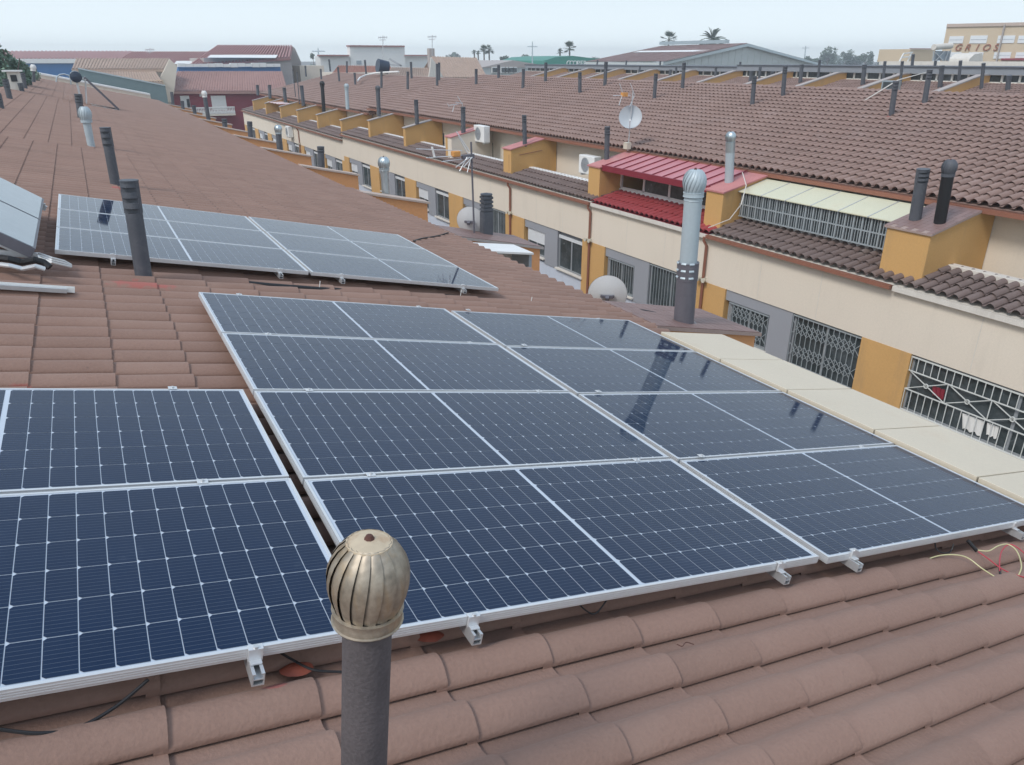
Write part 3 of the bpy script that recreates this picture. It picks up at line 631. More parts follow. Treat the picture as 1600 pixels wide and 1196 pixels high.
for k in range(14):
    y0, y1 = oy(k), oy(k+1); dz = -.3 if k >= 8 else 0; lo = 'far lower cream terraced house opposite, %s from the far end of the row' % ('last', 'second', 'third', 'fourth')[max(0, 13-k)] if k > 9 else OL[k]
    h = thing('terraced_house', lo, 'house', (XF, y0, GZ), 'terraced houses of the opposite row'); hb = ORG[h.name]
    m = MB(); ze = -4.13+dz
    m.box(XF, XF+.25, y0, y1, ZB+dz, ze); fac = m.build('facade', CREAM, h)
    lines = MB()                                   # fine construction joints, slightly recessed boards
    for q in (.33, .66): lines.box(XF-.003, XF-.0005, y0+T*q, y0+T*q+.012, ZB+dz, ze)
    lines.build('joint', COPING, fac)
    MB().box(XF+.06, XF+.31, y0, y1, GZ, -6.78+dz).build('lower_wall', LAVW, h)
    MB().box(XF+.16, XF+.25, y0, y1, -6.78+dz, ZB+dz).build('grey_wall', GREYW, h)
    off = 0
    if k == 0:
        bw = (.5, 4.72); sw = None
    else: bw = (.52, 2.40) if k < 3 else (.52, 2.1); sw = (3.12, 4.45) if k < 3 else (3.0, 4.25)
    zt, zb = -5.46+dz, -6.72+dz
    MB().box(XF-.012, XF+.25, y0+.0, y0+bw[0]-.0, GZ+.0, ZB+dz-.002).build('pilaster', ORANGE, h); pl = MB(); pl.box(XF-.012, XF+.25, y1-(.63 if k == 0 else .75 if k < 3 else .95)+.0, y1, GZ, ZB+dz-.002); pl.build('pilaster', ORANGE, h)
    if k: MB().box(XF+.03, XF+.155, y0+bw[1]+.02, y0+sw[0]-.02, -6.79+dz, ZB+dz-.002).build('grey_wall', GREYW, h)
    if k: MB().box(XF+.03, XF+.155, y0+sw[0]-.02, y1-.75, -5.7+dz, ZB+dz-.002).build('grey_lintel', GREYW, h)
    if k == 0: win(h, y0+bw[0], y0+bw[1], zb+.07, zt, grille='cross', gm=GRILLEW)
    elif k == 1: win(h, y0+bw[0], y0+bw[1], zb, zt, grille='lattice'); win(h, y0+sw[0], y0+sw[1], zb+.1, -5.72+dz, grille='lattice')
    elif k in (2, 4): win(h, y0+bw[0], y0+bw[1], zb, zt, grille='bars'); win(h, y0+sw[0], y0+sw[1], zb+.05, -5.72+dz, grille='bars')
    else: win(h, y0+bw[0], y0+bw[1], zb, zt-.1, shut=.10); win(h, y0+sw[0], y0+sw[1], zb+.12, -5.7+dz, shut=.5)
    # porch roof over the terrace edge
    EX, EZ = XF-.10, -4.115+dz
    pm = MB(); pm.prism([(EX+.02, EZ-.03), (EX+1.2, EZ-.03+1.18*TAN), (EX+1.2, EZ-.2), (EX+.15, EZ-.12)], 'y', y0, y1)
    pr = pm.build('porch_roof', COPING if k != 2 else REDD, h)
    tl = []
    for c in range(3):
        for j in range(24):
            p = Vector((EX, y0+j*T/24, EZ))-UXV*(.4*(c+1)); tl.append(frame(p, UXV, YV, UZV, .007))
    pme = red_tile if k == 2 else porch_tile
    if k <= 3:
        for M in tl: inst(pme, 'roof_tile', pr, M, hb)
    else: tile_field(tl, 'roof_tile_field', TILE_PORCH, pr, hb, P=T/24, Hc=.082, up=.042, ov=.05)
    MB().box(EX+1.08, EX+1.30, y0, y1, EZ+.20, EZ+.34).build('parapet_coping', WHITE if k else COPING, h, bevel=.01)
    MB().box(EX+1.14, EX+1.27, y0, y1, EZ-1.0, EZ+.20).build('parapet_wall', CREAM, h)
    MB().box(EX+1.27, 16.0, y0, y1, EZ-.8, EZ-.7).build('terrace_floor', PATIO, h)
    # rear wall with its window
    RX = 15.95; zr = -2.80+dz
    MB().box(RX, RX+.25, y0, y0+.5, -5+dz, zr).box(RX, RX+.25, y0+.5, y1-.6, -3.42+dz, zr).box(RX, RX+.25, y0+3.1, y1-.6, -5+dz, -3.42+dz).box(RX, RX+.25, y1-.6, y1, -5+dz, zr).build('rear_wall', CREAM, h)
    win(h, y0+.5 if k else y0+2.2, y0+3.1 if k else y0+5.0, -4.8+dz, -3.43+dz, X=RX, sill=False, shut=1.0 if k in (0, 3, 6, 9) else 0)
    # main roof
    OZk = OZ+dz; nb_ = 20; rx = OX+nb_*.4*math.cos(AL)
    mm = MB(); mm.prism([(OX+.01, OZk-.035), (rx, OZk-.035+(rx-OX)*TAN), (rx, OZk-.2+(rx-OX)*TAN), (OX+.1, OZk-.17)], 'y', y0, y1)
    mm.prism([(rx+.001, OZk-.036+(rx-OX)*TAN), (rx+7, OZk-.036+(rx-OX)*TAN-7*TAN), (rx+7, OZk-.2+(rx-OX)*TAN-7*TAN), (rx+.001, OZk-.2+(rx-OX)*TAN)], 'y', y0, y1)
    mr_ = mm.build('main_roof', TILE_OPP, h)
    A, B = [], []
    for c in range(nb_):
        for j in range(24):
            p = Vector((OX, y0+j*T/24, OZk-.025))-UXV*(.4*(c+1)); M = frame(p, UXV, YV, UZV, .007)
            (A if (k <= 2 and c < 9) else B).append(M)
    for M in A: inst(opp_tile, 'roof_tile', mr_, M, hb)
    tile_field(B, 'roof_tile_field', TILE_OPP, mr_, hb, P=T/24, Hc=.082, up=.042, ov=.05)
    rd = MB()
    for j in range(12):
        p = Vector((rx, y0+j*T/12, OZk+.0+(rx-OX)*TAN)); rd.lathe([(.10, -.02), (.092, T/12+.01)], 8, a0=0, a1=pi, M=Matrix.Translation(p) @ Matrix.Rotation(-pi/2+.03, 4, 'X'))
    rd.build('ridge_tile_row', TILE_OPP, mr_, kind='stuff')
    MB().box(OX-.09, OX+.03, y0, y1, OZk-.15, OZk-.06).build('gutter', GUTTER, h)
    if k not in (0, 2): MB().box(EX-.09, EX+.03, y0+.02, y1, EZ-.11, EZ-.03).build('porch_gutter', GUTTER, h)
    else: MB().box(EX-.02, EX+.10, y0+.02, y1, EZ-.14, EZ-.035).build('porch_fascia', COPING, h)
    if k in (2, 3, 4, 10):
        yy = y0+.06; MB().tube([(XF-.14, yy+.03, EZ-.1), (XF-.14, yy+.03, EZ-.2), (XF-.06, yy, EZ-.34), (XF-.06, yy, GZ+.1)], .04, 10).build('downpipe', GUTTER, h)
        lm = MB(); 
        for s_ in (-.09, .12): lm.lathe([(0, 0), (.055, .01), (.065, .07), (0, .07)], 12, M=Matrix.Translation((XF-.09, yy+s_, -5.35+dz)) @ Matrix.Rotation(-pi/2, 4, 'Y'))
        lm.box(XF-.07, XF-.0, yy-.06, yy+.12, -5.40+dz, -5.30+dz); lm.build('wall_lamp', LAMPY, h)
# washing hung behind the big window grille
for (x, y, wd, hh, m_, lab) in ((1467, 606, .26, .20, REDD, 'red cloth hanging behind the big white window grille'), (1521, 652, .42, .30, WHITE, 'white lace cloth hanging behind the big white window grille'), (1552, 664, .22, .24, WHITE, 'small crumpled white cloth beside the lace one behind the grille')):
    p = onX(x, y, XF+.075); mb = MB(); vs = []; N_ = 12
    for j in range(5):
        for i in range(N_+1): vs.append((p.x+.012*math.sin(i*1.5+j*.3), p.y-wd/2+wd*i/N_*(1-.04*j), p.z-hh*j/4*(1+.08*math.sin(i*1.1))))
    mb.add(vs, [(j*(N_+1)+i, j*(N_+1)+i+1, (j+1)*(N_+1)+i+1, (j+1)*(N_+1)+i) for j in range(4) for i in range(N_)], True); props(mb.build('hanging_cloth', m_), lab, 'laundry')
# party walls of the terraces (thick near ones with chimneys, thin far ones)
FL_ = ['thick ochre party wall with brown tiled top carrying two vents', 'ochre party wall with a pink top between the red and the yellowed awning', 'ochre party wall with a pink top left of the red awning', 'ochre party wall with a pink coping and a crack down its front', 'ochre and white party wall beside the air conditioner', 'first thin ochre party wall beyond the air conditioner', 'second thin ochre party wall beyond the air conditioner', 'thin ochre party wall at the step in the facade']
for i, fy in enumerate(fin_y):
    dz = -.3 if fy > 46.4 else 0; wd = .95 if i == 0 else .62 if i < 5 else .28
    lab = FL_[i] if i < 8 else 'thin ochre party wall, %s beyond the step in the facade' % ('first', 'second', 'third', 'fourth', 'fifth')[i-8]
    o = thing('party_wall', lab, 'wall', (14.8, fy+wd/2, -4.2+dz), 'ochre party walls between the opposite terraces')
    f0, f1 = 13.92, OX-.1; zt0, zt1 = -3.12+dz, -2.80+dz
    MB().prism([(f0, -4.0+dz-.05), (f0, zt0), (f1, zt1), (15.93, zt1-.02), (15.93, -4.9+dz), (f0+.95, -4.9+dz), (f0+.95, -4.0+dz)], 'y', fy, fy+wd).build('wall', ORANGE if i != 4 else CREAM, o, bevel=.012)
    cp = MB().prism([(f0-.04, zt0+.001), (f1+.02, zt1+.004), (f1+.02, zt1+.044), (f0-.04, zt0+.041)], 'y', fy-.04, fy+wd+.04).build('coping', GROUT if i == 0 else PINK if i < 5 else COPG, o)
    if i == 0:
        for a in range(6):
            for b in range(9):
                x0 = f0-.03+a*.255+(.12 if b % 2 else 0); yy = fy-.035+b*.115
                x1 = min(x0+.248, f1+.015)
                if x1 < x0+.03: continue
                zz = lambda x: zt0+.041+(x-f0+.04)*(zt1+.003-zt0)/(f1-f0+.06)
                MB().prism([(x0, zz(x0)), (x1, zz(x1)), (x1, zz(x1)+.008), (x0, zz(x0)+.008)], 'y', yy, yy+.11).build('ceramic_tile', BRICKTOP, cp)
    if i == 4: MB().box(f0-.006, f0+.02, fy+.4, fy+wd, -4.0, zt0-.02).build('ochre_corner', ORANGE, o)
    if i == 3:
        MB().box(f0+.35, f0+1.35, fy-.018, fy-.002, -3.32, -3.305, Matrix.Translation((f0+.35, 0, -3.31)) @ Matrix.Rotation(-.12, 4, 'Y') @ Matrix.Translation((-f0-.35, 0, 3.31))).box(f0-.004, f0+.0, fy+.15, fy+.17, -3.9, -3.3).build('crack', GUTTER, o)
def oc(bx, by, tx, ty, r, kind, lab, X=14.55, **k):
    b = onX(bx, by, X); t = onY(tx, ty, b.y); return chimney(b, t, r, kind, lab, GV4, **k)
oc(1429, 346, 1443, 264, .115, 'slot', 'thick grey slotted vent on the brown tiled ochre block', X=14.4)
oc(1468, 349, 1486, 247, .11, 'turbine', 'black weathered vent with striped turbine cap on the brown tiled ochre block', X=14.45, m=BLACK, capm=PIPE, vr=.14)
oc(1139, 286, 1142, 204, .115, 'turbine', 'blue grey turbine vent on the pink topped block by the red awning', m=STEELP, capm=STEEL, vr=.135, sleeve=.25)
oc(948, 246, 949, 198, .085, 'slot', 'dark slotted vent pipe left of the red awning')
oc(820, 224, 819, 180, .085, 'slot', 'dark slotted vent pipe on the cracked pink topped party wall')
oc(724, 205, 723.5, 167, .10, 'slot', 'dark slotted vent pipe left of the air conditioner')
oc(651.5, 190, 650, 156, .10, 'slot', 'dark slotted vent pipe on the first thin party wall')
oc(592, 178, 590, 133, .11, 'turbine', 'vent with a dark head and white sleeve on the second thin party wall', capm=PIPE, vr=.14, sleeve=.5)
oc(543, 168, 541, 130, .11, 'turbine', 'pale grey turbine vent above the step in the facade', m=STEELP, capm=STEELP, vr=.15)
oc(506, 173, 503, 126, .12, 'turbine', 'black round headed vent beyond the step in the facade', m=BLACK, capm=BLACK, vr=.17)
oc(474, 163, 471, 134, .13, 'slot', 'grey vent pipe beside the two thin masts')
oc(446, 158, 444, 137, .13, 'slot', 'dark vent pipe right of the pink awning')
oc(422, 152, 421, 133, .13, 'slot', 'dark vent pipe above the striped awning')
oc(403, 147, 402, 133, .13, 'slot', 'vent pipe at the far end of the opposite terraces')
for i, (bx, by, tx, ty) in enumerate([(1392, 183, 1400, 127), (1444, 163, 1453, 109), (1223, 152, 1227, 103), (1175, 167, 1179, 119), (1066, 141, 1069, 98), (1022, 157, 1025, 115), (945, 136, 947, 97), (906, 147, 906, 113), (852, 129, 853, 98), (817, 140, 818, 108), (779, 124, 779, 102), (744, 134, 744, 108), (686, 123, 686, 98), (683, 131, 683, 100), (637, 137, 637, 112), (643, 120, 642, 97), (596, 135, 596, 111), (572, 114, 570, 94), (555, 130, 554, 114), (542, 112, 542, 96), (530, 125, 528, 105), (516, 110, 514, 93), (502, 122, 501, 108), (478, 118, 477, 103)]):
    b = onopp(bx, by); t = onY(tx, ty, b.y); up = b.x > 21.2
    where = 'upper line' if up else 'lower line'
    rank = sum(1 for q in [1444, 1223, 1066, 945, 852, 779, 686, 643, 572, 542, 516, 478] if q > bx) if up else sum(1 for q in [1392, 1175, 1022, 906, 817, 744, 683, 637, 596, 555, 530, 502] if q > bx)
    ords = ['first', 'second', 'third', 'fourth', 'fifth', 'sixth', 'seventh', 'eighth', 'ninth', 'tenth', 'eleventh', 'twelfth', 'thirteenth']
    chimney(b, t, .075 if b.y < 30 else .085, 'slot', 'thin dark vent pipe on the opposite roof, %s, %s from the right' % (where, ords[rank]), GV3, slots=3, seal=SEALD if i in (0, 1, 2, 3, 5) else None)
# yellowed plastic awning with white bars (second house)
ya, yb = 9.66, 14.24; o = thing('awning', 'yellowed translucent plastic awning enclosed with grey white bars', 'awning', (14.6, ya, -3.8))
n = 6; st = (yb-ya)/n
for k in range(n): MB().prism([(14.42, -3.115), (15.36, -2.875), (15.36, -2.855), (14.42, -3.095)], 'y', ya+k*st+.012, ya+(k+1)*st-.012).build('awning_panel', YELP, o)
jm = MB()
for k in range(n+1): jm.prism([(14.40, -3.112), (15.37, -2.864), (15.37, -2.842), (14.40, -3.09)], 'y', ya+k*st-.011, ya+k*st+.011)
jm.build('awning_bar', ALUD, o)
gm = MB(); nb2 = 62
for k in range(nb2): yy = ya+.04+(yb-ya-.08)*k/(nb2-1); gm.bar((14.50, yy, -3.72), (14.50, yy, -3.11), .018 if k % 3 else .04)
for z in (-3.715, -3.42, -3.115): gm.bar((14.50, ya, z), (14.50, yb, z), .03)
gm.build('bar_screen', GRILLE, o)
MB().box(14.56, 14.57, ya, yb, -3.72, -3.1).build('pane', GLASS, o)
# red awning (third house)
ya, yb = 14.95, 19.66; o = thing('awning', 'red corrugated metal awning with white framed windows underneath', 'awning', (14.2, ya, -3.8))
MB().prism([(14.05, -3.06), (15.38, -2.76), (15.38, -2.74), (14.05, -3.04)], 'y', ya, yb).build('awning_sheet', REDM, o)
rb = MB()
for k in range(11): yy = ya+.03+(yb-ya-.06)*k/10; rb.prism([(14.04, -3.041), (15.38, -2.741), (15.38, -2.711), (14.04, -3.011)], 'y', yy-.012, yy+.012)
rb.build('awning_rib', REDD, o)
MB().box(13.98, 14.05, ya-.05, yb+.05, -3.19, -3.02).build('awning_beam', REDD, o)
wf = MB()
for yy in (ya, 16.1, 17.3, 18.5, yb): wf.box(14.72, 14.78, yy-.04, yy+.04, -3.75, -3.05)
wf.box(14.72, 14.78, ya, yb, -3.78, -3.72); wf.box(14.72, 14.78, ya, yb, -3.1, -3.04); wf.build('white_frame', FRAMEW, o)
MB().box(14.745, 14.75, ya+.04, 18.46, -3.72, -3.1).build('pane', GLASS, o)
# striped little awning far along
o = thing('awning', 'pink and white striped awning over a far terrace', 'awning', onX(437, 147, 14.8)); p = onX(437, 150, 14.8)
for k in range(8): MB().box(14.2, 15.3, p.y-2.2+k*.55, p.y-2.2+k*.55+.53, -3.32, -3.29, ).build('stripe', WHITE if k % 2 else PINK, o)

# air conditioners
def ac(c, lab, W=.82, H=.56, D=.3, rotz=0):
    o = lthing('air_conditioner', lab, 'air conditioner', c, (0, 0, rotz), 'outdoor air conditioning units')
    MB().box(-D/2, D/2, -W/2, W/2, 0, H).build('casing', WHITE, o, bevel=.02)
    x = -D/2-.002; M = Matrix.Translation((x, .06*W/.82, H*.5)) @ Matrix.Rotation(-pi/2, 4, 'Y'); f = MB(); f.lathe([(0, 0), (H*.38, 0)], 24, M=M); f.build('fan_recess', SHUT, o)
    g = MB()
    for q in (.1, .18, .26, .34, .39): g.lathe([(H*q-.004, .006), (H*q+.004, .006), (H*q+.004, .012), (H*q-.004, .012)], 24, M=M)
    for k in range(12): a = k*pi/6; g.bar(M @ Vector((.03*math.cos(a), .03*math.sin(a), .01)), M @ Vector((H*.4*math.cos(a), H*.4*math.sin(a), .01)), .006)
    g.build('fan_guard', ALUD, o)
    MB().box(-D/2+.02, D/2, -W/2+.1, -W/2+.16, -.06, -.002).box(-D/2+.02, D/2, W/2-.16, W/2-.1, -.06, -.002).build('bracket', ALUD, o); return o
q = onX(753, 222, 15.2); ac(q, 'white air conditioner hanging below the main eave of the opposite row', W=1.0, H=.68)
q = onX(921, 272, 15.3); ac(q, 'white air conditioner half hidden behind the block left of the red awning', W=.95, H=.62)
q = onX(453, 214, XF-.2); ac(q, 'small air conditioner mounted on the far cream facade', W=.9, H=.75, D=.35)

# dishes and antennas
def dish(c, rot, r, lab, m=DISH, grp='satellite dishes', mast=None):
    o = lthing('satellite_dish', lab, 'satellite dish', c, rot, grp)
    pf = [(r*q, .22*r*q*q) for q in (0, .25, .5, .75, .95)]+[(r, .23*r), (r*1.01, .21*r)]
    MB().lathe(pf, 36).build('reflector', m, o)
    MB().lathe([(r*q, .22*r*q*q-.008) for q in (.001, .3, .6, .99)], 36).build('reflector_back', m, o)
    b = MB(); b.bar((-.08, 0, -.05), (.08, 0, -.05), .04); b.bar((-.08, 0, -.05), (-.08, 0, -.01), .03); b.bar((.08, 0, -.05), (.08, 0, -.01), .03); b.bar((0, 0, -.05), (0, -.02, -.12), .05); b.build('bracket', DUCTD, o)
    a = MB(); a.tube([(0, -r*.98, .2*r), (0, -r*.55, r*.9)], .012, 6); a.lathe([(0, 0), (.03, 0), (.035, .08), (0, .08)], 10, M=Matrix.Translation((0, -r*.5, r*.88))); a.build('feed_arm', ALUD, o)
    if mast: mm = MB(); mm.tube(mast, .022, 8); mm.build('mast', DUCTD, o)
    return o
c = onX(949, 462, 5.9)
dish(c, (lambda d: Vector((d.x, d.y, .05)))(ray(949, 465)).to_track_quat('Z', 'Y').to_euler(), .27, 'large pale satellite dish seen from behind at the near eave before the barred window')
c = onX(734, 346, 6.0)
dish(c, (lambda d: Vector((d.x+.3, d.y, .1)))(ray(734, 345)).to_track_quat('Z', 'Y').to_euler(), .26, 'white satellite dish behind the antenna mast and square chimney')
c = onX(985, 184, 15.35)
dish(c, Vector((-.55, -.7, .3)).to_track_quat('Z', 'Y').to_euler(), .36, 'grey round satellite dish in front of the opposite roof', m=DISHG)
def yagi(o, c, d, Ln, n, el, m=ALU, name='yagi_antenna'):
    c = Vector(c); d = Vector(d).normalized(); s_ = d.cross(Vector((0, 0, 1))).normalized(); mb = MB(); mb.tube([c-d*Ln/2, c+d*Ln/2], .012, 6)
    for k in range(n): p = c+d*(-Ln/2+Ln*k/(n-1)); e_ = el*(1-.4*k/n); mb.tube([p-s_*e_/2, p+s_*e_/2], .005, 5)
    mb.build(name, m, o)
# tall mast with big antenna by the square chimney
base = onZ(741, 366, zf(6.0)); top = onY(736, 222, base.y)
am = thing('antenna_mast', 'dark mast with a large broken looking aerial in front of the opposite facade', 'antenna', base)
MB().tube([base, top], .018, 8).build('mast', DUCTD, am)
hub = onY(722, 242, base.y); tip = onY(668, 243, base.y)
mb = MB(); up_ = Vector((0, 0, 1))
for (a, b_) in (((722, 236), (650, 233)), ((724, 243), (666, 247)), ((722, 249), (690, 253))): mb.tube([onY(*a, base.y), onY(*b_, base.y)], .008, 6)
mb.build('boom', ALU, am)
mb = MB(); a = onY(675, 230, base.y); b_ = onY(679, 246, base.y); mb.bar(a, b_, .05, .02); mb.build('director', WHITE, am)
mb = MB(); a = onY(706, 241, base.y); b_ = onY(718, 240, base.y); mb.bar(a, b_, .12, .10); mb.build('dipole_box', ANTO, am, bevel=.02)
mb = MB()
for (a, b_) in (((713, 206), (733, 236)), ((716, 213), (731, 240)), ((734, 246), (712, 262)), ((730, 246), (718, 268)), ((738, 246), (724, 262)), ((736, 246), (730, 270))):
    for q in (-.10, .10): A_ = onY(*a, base.y+q); B_ = onY(*b_, base.y+q*1.5); MB().tube([A_, B_], .009, 5).build('reflector_rod', ALU, am)
MB().bar(onY(722, 246, base.y), onY(740, 244, base.y), .07, .07).build('clamp', DUCTD, am)
# aerial over the grey dish
base = onX(981, 236, 15.3); top = onY(989, 143, base.y); o = thing('antenna_mast', 'thin mast with a small orange and silver aerial above the grey dish', 'antenna', base)
MB().tube([base, top], .018, 6).build('mast', ALUD, o)
mb = MB()
for (a, b_) in (((958, 150), (985, 149)), ((985, 131), (991, 148)), ((991, 150), (984, 167)), ((968, 131), (973, 146)), ((972, 150), (967, 165))): mb.tube([onY(*a, base.y), onY(*b_, base.y)], .012, 6)
mb.build('aerial_rods', ALU, o); MB().bar(onY(972, 148, base.y), onY(979, 148, base.y), .14, .12).build('dipole_box', ANTO, o)
MB().box(*(lambda p: (p.x-.08, p.x+.08, p.y-.1, p.y+.1, p.z-.1, p.z+.1))(onY(980, 228, base.y))).build('junction_box', LAMPY, o)
# small aerial left of the air conditioner
base = onX(724, 176, 14.7); o = thing('antenna_mast', 'small silver aerial above the vent left of the air conditioner', 'antenna', base); mb = MB()
for (a, b_) in (((724, 178), (722, 160)), ((715, 151), (722, 163)), ((712, 160), (722, 162)), ((699, 162), (702, 168)), ((710, 165), (707, 175)), ((702, 165), (716, 163))): mb.tube([onY(*a, base.y), onY(*b_, base.y)], .014, 6)
mb.build('aerial_rods', ALU, o)
for i, (bx, by, tx, ty, X) in enumerate([(462, 152, 457, 108, 15.2), (468, 163, 464, 113, 14.8)]):
    b_ = onX(bx, by, X); t_ = onY(tx, ty, b_.y); o = thing('antenna_mast', ['left', 'right'][i]+' one of two thin bare masts on the far terraces', 'antenna', b_); MB().tube([b_, t_], .035, 6).build('mast', PIPE, o)
b_ = onX(277, 182, 6.0); o = thing('antenna_mast', 'short T shaped aerial on the near eave before the crimson house', 'antenna', b_); mb = MB(); mb.tube([b_, onY(275, 166, b_.y)], .03, 6); mb.tube([onY(270, 167, b_.y), onY(281, 165, b_.y)], .04, 6); mb.build('mast', PIPE, o)

# ------------------------------------------------------------------ things on the near roof
# cream patio roof beyond the eave
o = thing('patio_roof', 'cream sandwich panel patio roof beside the large solar array', 'roof', (5.8, 3.7, -3.0))
edges = [5.5, 4.65, 3.86, 3.03, 2.25, 1.4, .5, -.6]
zc = lambda x: RP(0, 0, -.035).z-(x-RP(0, 0, -.035).x)*TAN*.93
for k in range(len(edges)-1):
    MB().prism([(4.72, zc(4.72)), (5.56, zc(5.56)), (5.56, zc(5.56)-.04), (4.72, zc(4.72)-.04)], 'y', edges[k+1]+.006, edges[k]-.006).build('roof_panel', CREAMP, o, bevel=.004)
MB().box(5.50, 5.57, -.6, 5.5, zc(5.56)-.12, zc(5.56)-.045).build('edge_beam', COPING, o)
# white awning box and its side by the second party wall
p = onX(790, 395, 5.9); o = thing('window_awning', 'small white canopy box beside the orange party wall near the pale array', 'canopy', p)
a = onZ(761, 394, -2.86); MB().prism([(5.28, -2.83), (6.25, -2.98), (6.25, -3.02), (5.28, -2.87)], 'y', p.y-.35, p.y+.35).build('canopy_top', WHITE, o, bevel=.006)
MB().prism([(5.75, -2.93), (6.25, -3.02), (6.25, -3.6), (5.75, -3.5)], 'y', p.y+.30, p.y+.34).build('side_panel', WHITE, o)
MB().box(6.19, 6.24, p.y-.3, p.y+.3, -3.7, -3.02).build('front_panel', SHUT, o)
# slats lying: white channel at the left
A_ = onroof(117, 458, -.09); o = lthing('metal_channel', 'white metal channel lying across the tiles at the left', 'metal rail', (A_.x-2.6*math.cos(AL), A_.y, A_.z+2.6*math.sin(AL)), (0, AL, 0))
m = MB(); m.box(0, 2.6, 0, .045, 0, .004).box(0, 2.6, 0, .004, .004, .035).box(0, 2.6, .041, .045, .004, .035); m.build('channel', WHITE, o); MB().box(1.9, 2.55, -.028, -.002, 0, .03).build('inner_channel', ALUD, o)
# solar thermal collectors at the left edge
def collector(label, foot_near, foot_far, ang, Lc, tank, grp=None, n=2, front=COLLG, tdx=-.15, tdz=.05):
    # foot line along Y; the plates rise towards -X
    y0, y1 = foot_near.y, foot_far.y; o = lthing('solar_water_heater', label, 'solar heater', foot_near, (0, 0, 0)); W = (y1-y0)/n
    ux = Vector((-math.cos(ang), 0, math.sin(ang))); nz_ = Vector((math.sin(ang), 0, math.cos(ang)))
    for k in range(n):
        M = Matrix.Translation((0, k*W, 0)) @ Matrix((ux, YV, nz_)).transposed().to_4x4()
        MB().box(0, Lc, .01, W-.01, -.08, 0, M).build('collector_case', DUCTD, o)
        MB().box(.02, Lc-.02, .025, W-.025, .001, .004, M).build('collector_glass', front, o)
    fr_ = MB(); top = ux*Lc
    for yy in (.05, y1-y0-.05):
        fr_.bar((0, yy, -.09), tuple(top+Vector((0, yy, -.09))), .05); fr_.bar((top.x, yy, top.z-.1), (top.x-.15, yy, TAN*(-top.x+.15)-.02), .04); fr_.bar((0, yy, -.06), (top.x, yy, -top.x*TAN-.05), .04)
    fr_.bar((top.x, 0, top.z-.1), (top.x, y1-y0, top.z-.1), .04); fr_.build('rack', ALUD, o)
    if tank:
        if tdx < -.3: rk = MB(); rk.bar((top.x+tdx, .1, top.z+tdz), (top.x+tdx, .1, -(top.x+tdx)*TAN), .08); rk.bar((top.x+tdx, .1, top.z+tdz), (top.x, .1, top.z-.1), .08); rk.build('tank_stand', ALUD, o)
        M = Matrix.Translation((top.x+tdx, (y1-y0)/2, top.z+tdz)) @ Matrix.Rotation(pi/2, 4, 'X'); h = (y1-y0)*.5+.1
        MB().lathe([(tank, -h), (tank, h)], 28, M=M).build('tank', STEEL, o); MB().lathe([(0, -h-.05), (tank*.8, -h-.03), (tank*1.02, -h), (tank*1.02, -h+.03)], 28, M=M).build('tank_end', BLUET, o); MB().lathe([(tank*1.02, h-.03), (tank*1.02, h), (tank*.8, h+.03), (0, h+.05)], 28, M=M).build('tank_end', BLUET, o)
    return o
fn = onroof(62, 414, -.02); ff = onroof(77, 330, -.02); fn = Vector((fn.x, fn.y, fn.z)); ff = Vector((fn.x, ff.y, ff.z))
collector('solar water collector with two pale glass plates at the left edge', fn+Vector((0, 0, .12)), ff, R(36), 2.0, 0)
fn = onroof(187, 171, -.05); collector('solar water heater with dark round tank end far up the roof', fn, fn+Vector((0, 1.3, 0)), R(51), 1.62, .21, n=2, front=BLUET, tdx=-.33, tdz=.0)
o = thing('pipe_loop', 'white curved pipe loop beside the far solar heater tank', 'pipe', onroof(92, 128)); a = onroof(92, 128); Yp = a.y-3
MB().tube([onY(*q, Yp) for q in ((88, 129), (89, 121), (93, 117), (100, 116), (107, 118), (110, 122), (111, 135), (113, 150), (117, 158))], .05, 8).build('pipe', STEEL, o)
pts = [onroof(x, y, h) for x, y, h in ((-10, 402, .0), (15, 405, .02), (35, 410, .0), (55, 406, .05), (68, 410, .03), (78, 418, 0))]
o = thing('insulated_pipe', 'black and silver foil insulated pipes under the left collector', 'pipe', pts[2])
MB().tube(pts, .026, 8).build('insulation', BLACK, o); MB().tube([p+Vector((0, -.09, -.03)) for p in pts[:5]], .018, 8).build('foil_insulation', ALU, o)
o = thing('water_pipes', 'bundle of white plastic pipes poking out from the left collector', 'pipe', onroof(80, 405))
for d_ in (0, 3.5, 7): MB().tube([onroof(60, 396+d_, .03), onroof(80, 403+d_, .02), onroof(100, 408+d_, -.03), onroof(111, 414+d_*.5, -.08)], .009, 8).build('pipe', WHITE, o)
# black conduit crossing the tiles behind the middle array
cpx = [(330, 437), (420, 446), (500, 452), (560, 455), (620, 459), (680, 462), (720, 465), (770, 469), (830, 475), (880, 479), (935, 483), (975, 487)]
pts = []
for i, (x, y) in enumerate(cpx):
    p = onroof(x, y, -.128); pts.append(p)
o = thing('cable_conduit', 'black corrugated conduit running across the tiles behind the middle array', 'cable conduit', pts[5])
MB().tube(pts, .021, 10).build('conduit', BLACK, o)
tm = MB()
for q in (2, 6, 8): tm.tube([pts[q]+Vector((-.02, 0, -.03)), pts[q]+Vector((0, 0, .03)), pts[q]+Vector((.01, .0, .08))], .004, 5)
tm.build('cable_tie', WHITE, o)
pts = [onX(x, y, X) for x, y, X in ((968, 486, 5.45), (985, 488, 5.55), (1005, 488, 5.7), (1024, 492, 5.85))]
o = thing('cable_conduit', 'short thick black hose at the foot of the big dish', 'cable conduit', pts[0]); MB().tube(pts[1:], .035, 10).build('hose', BLACK, o); MB().tube(pts[:2], .018, 8).build('coupling', WHITE, o)
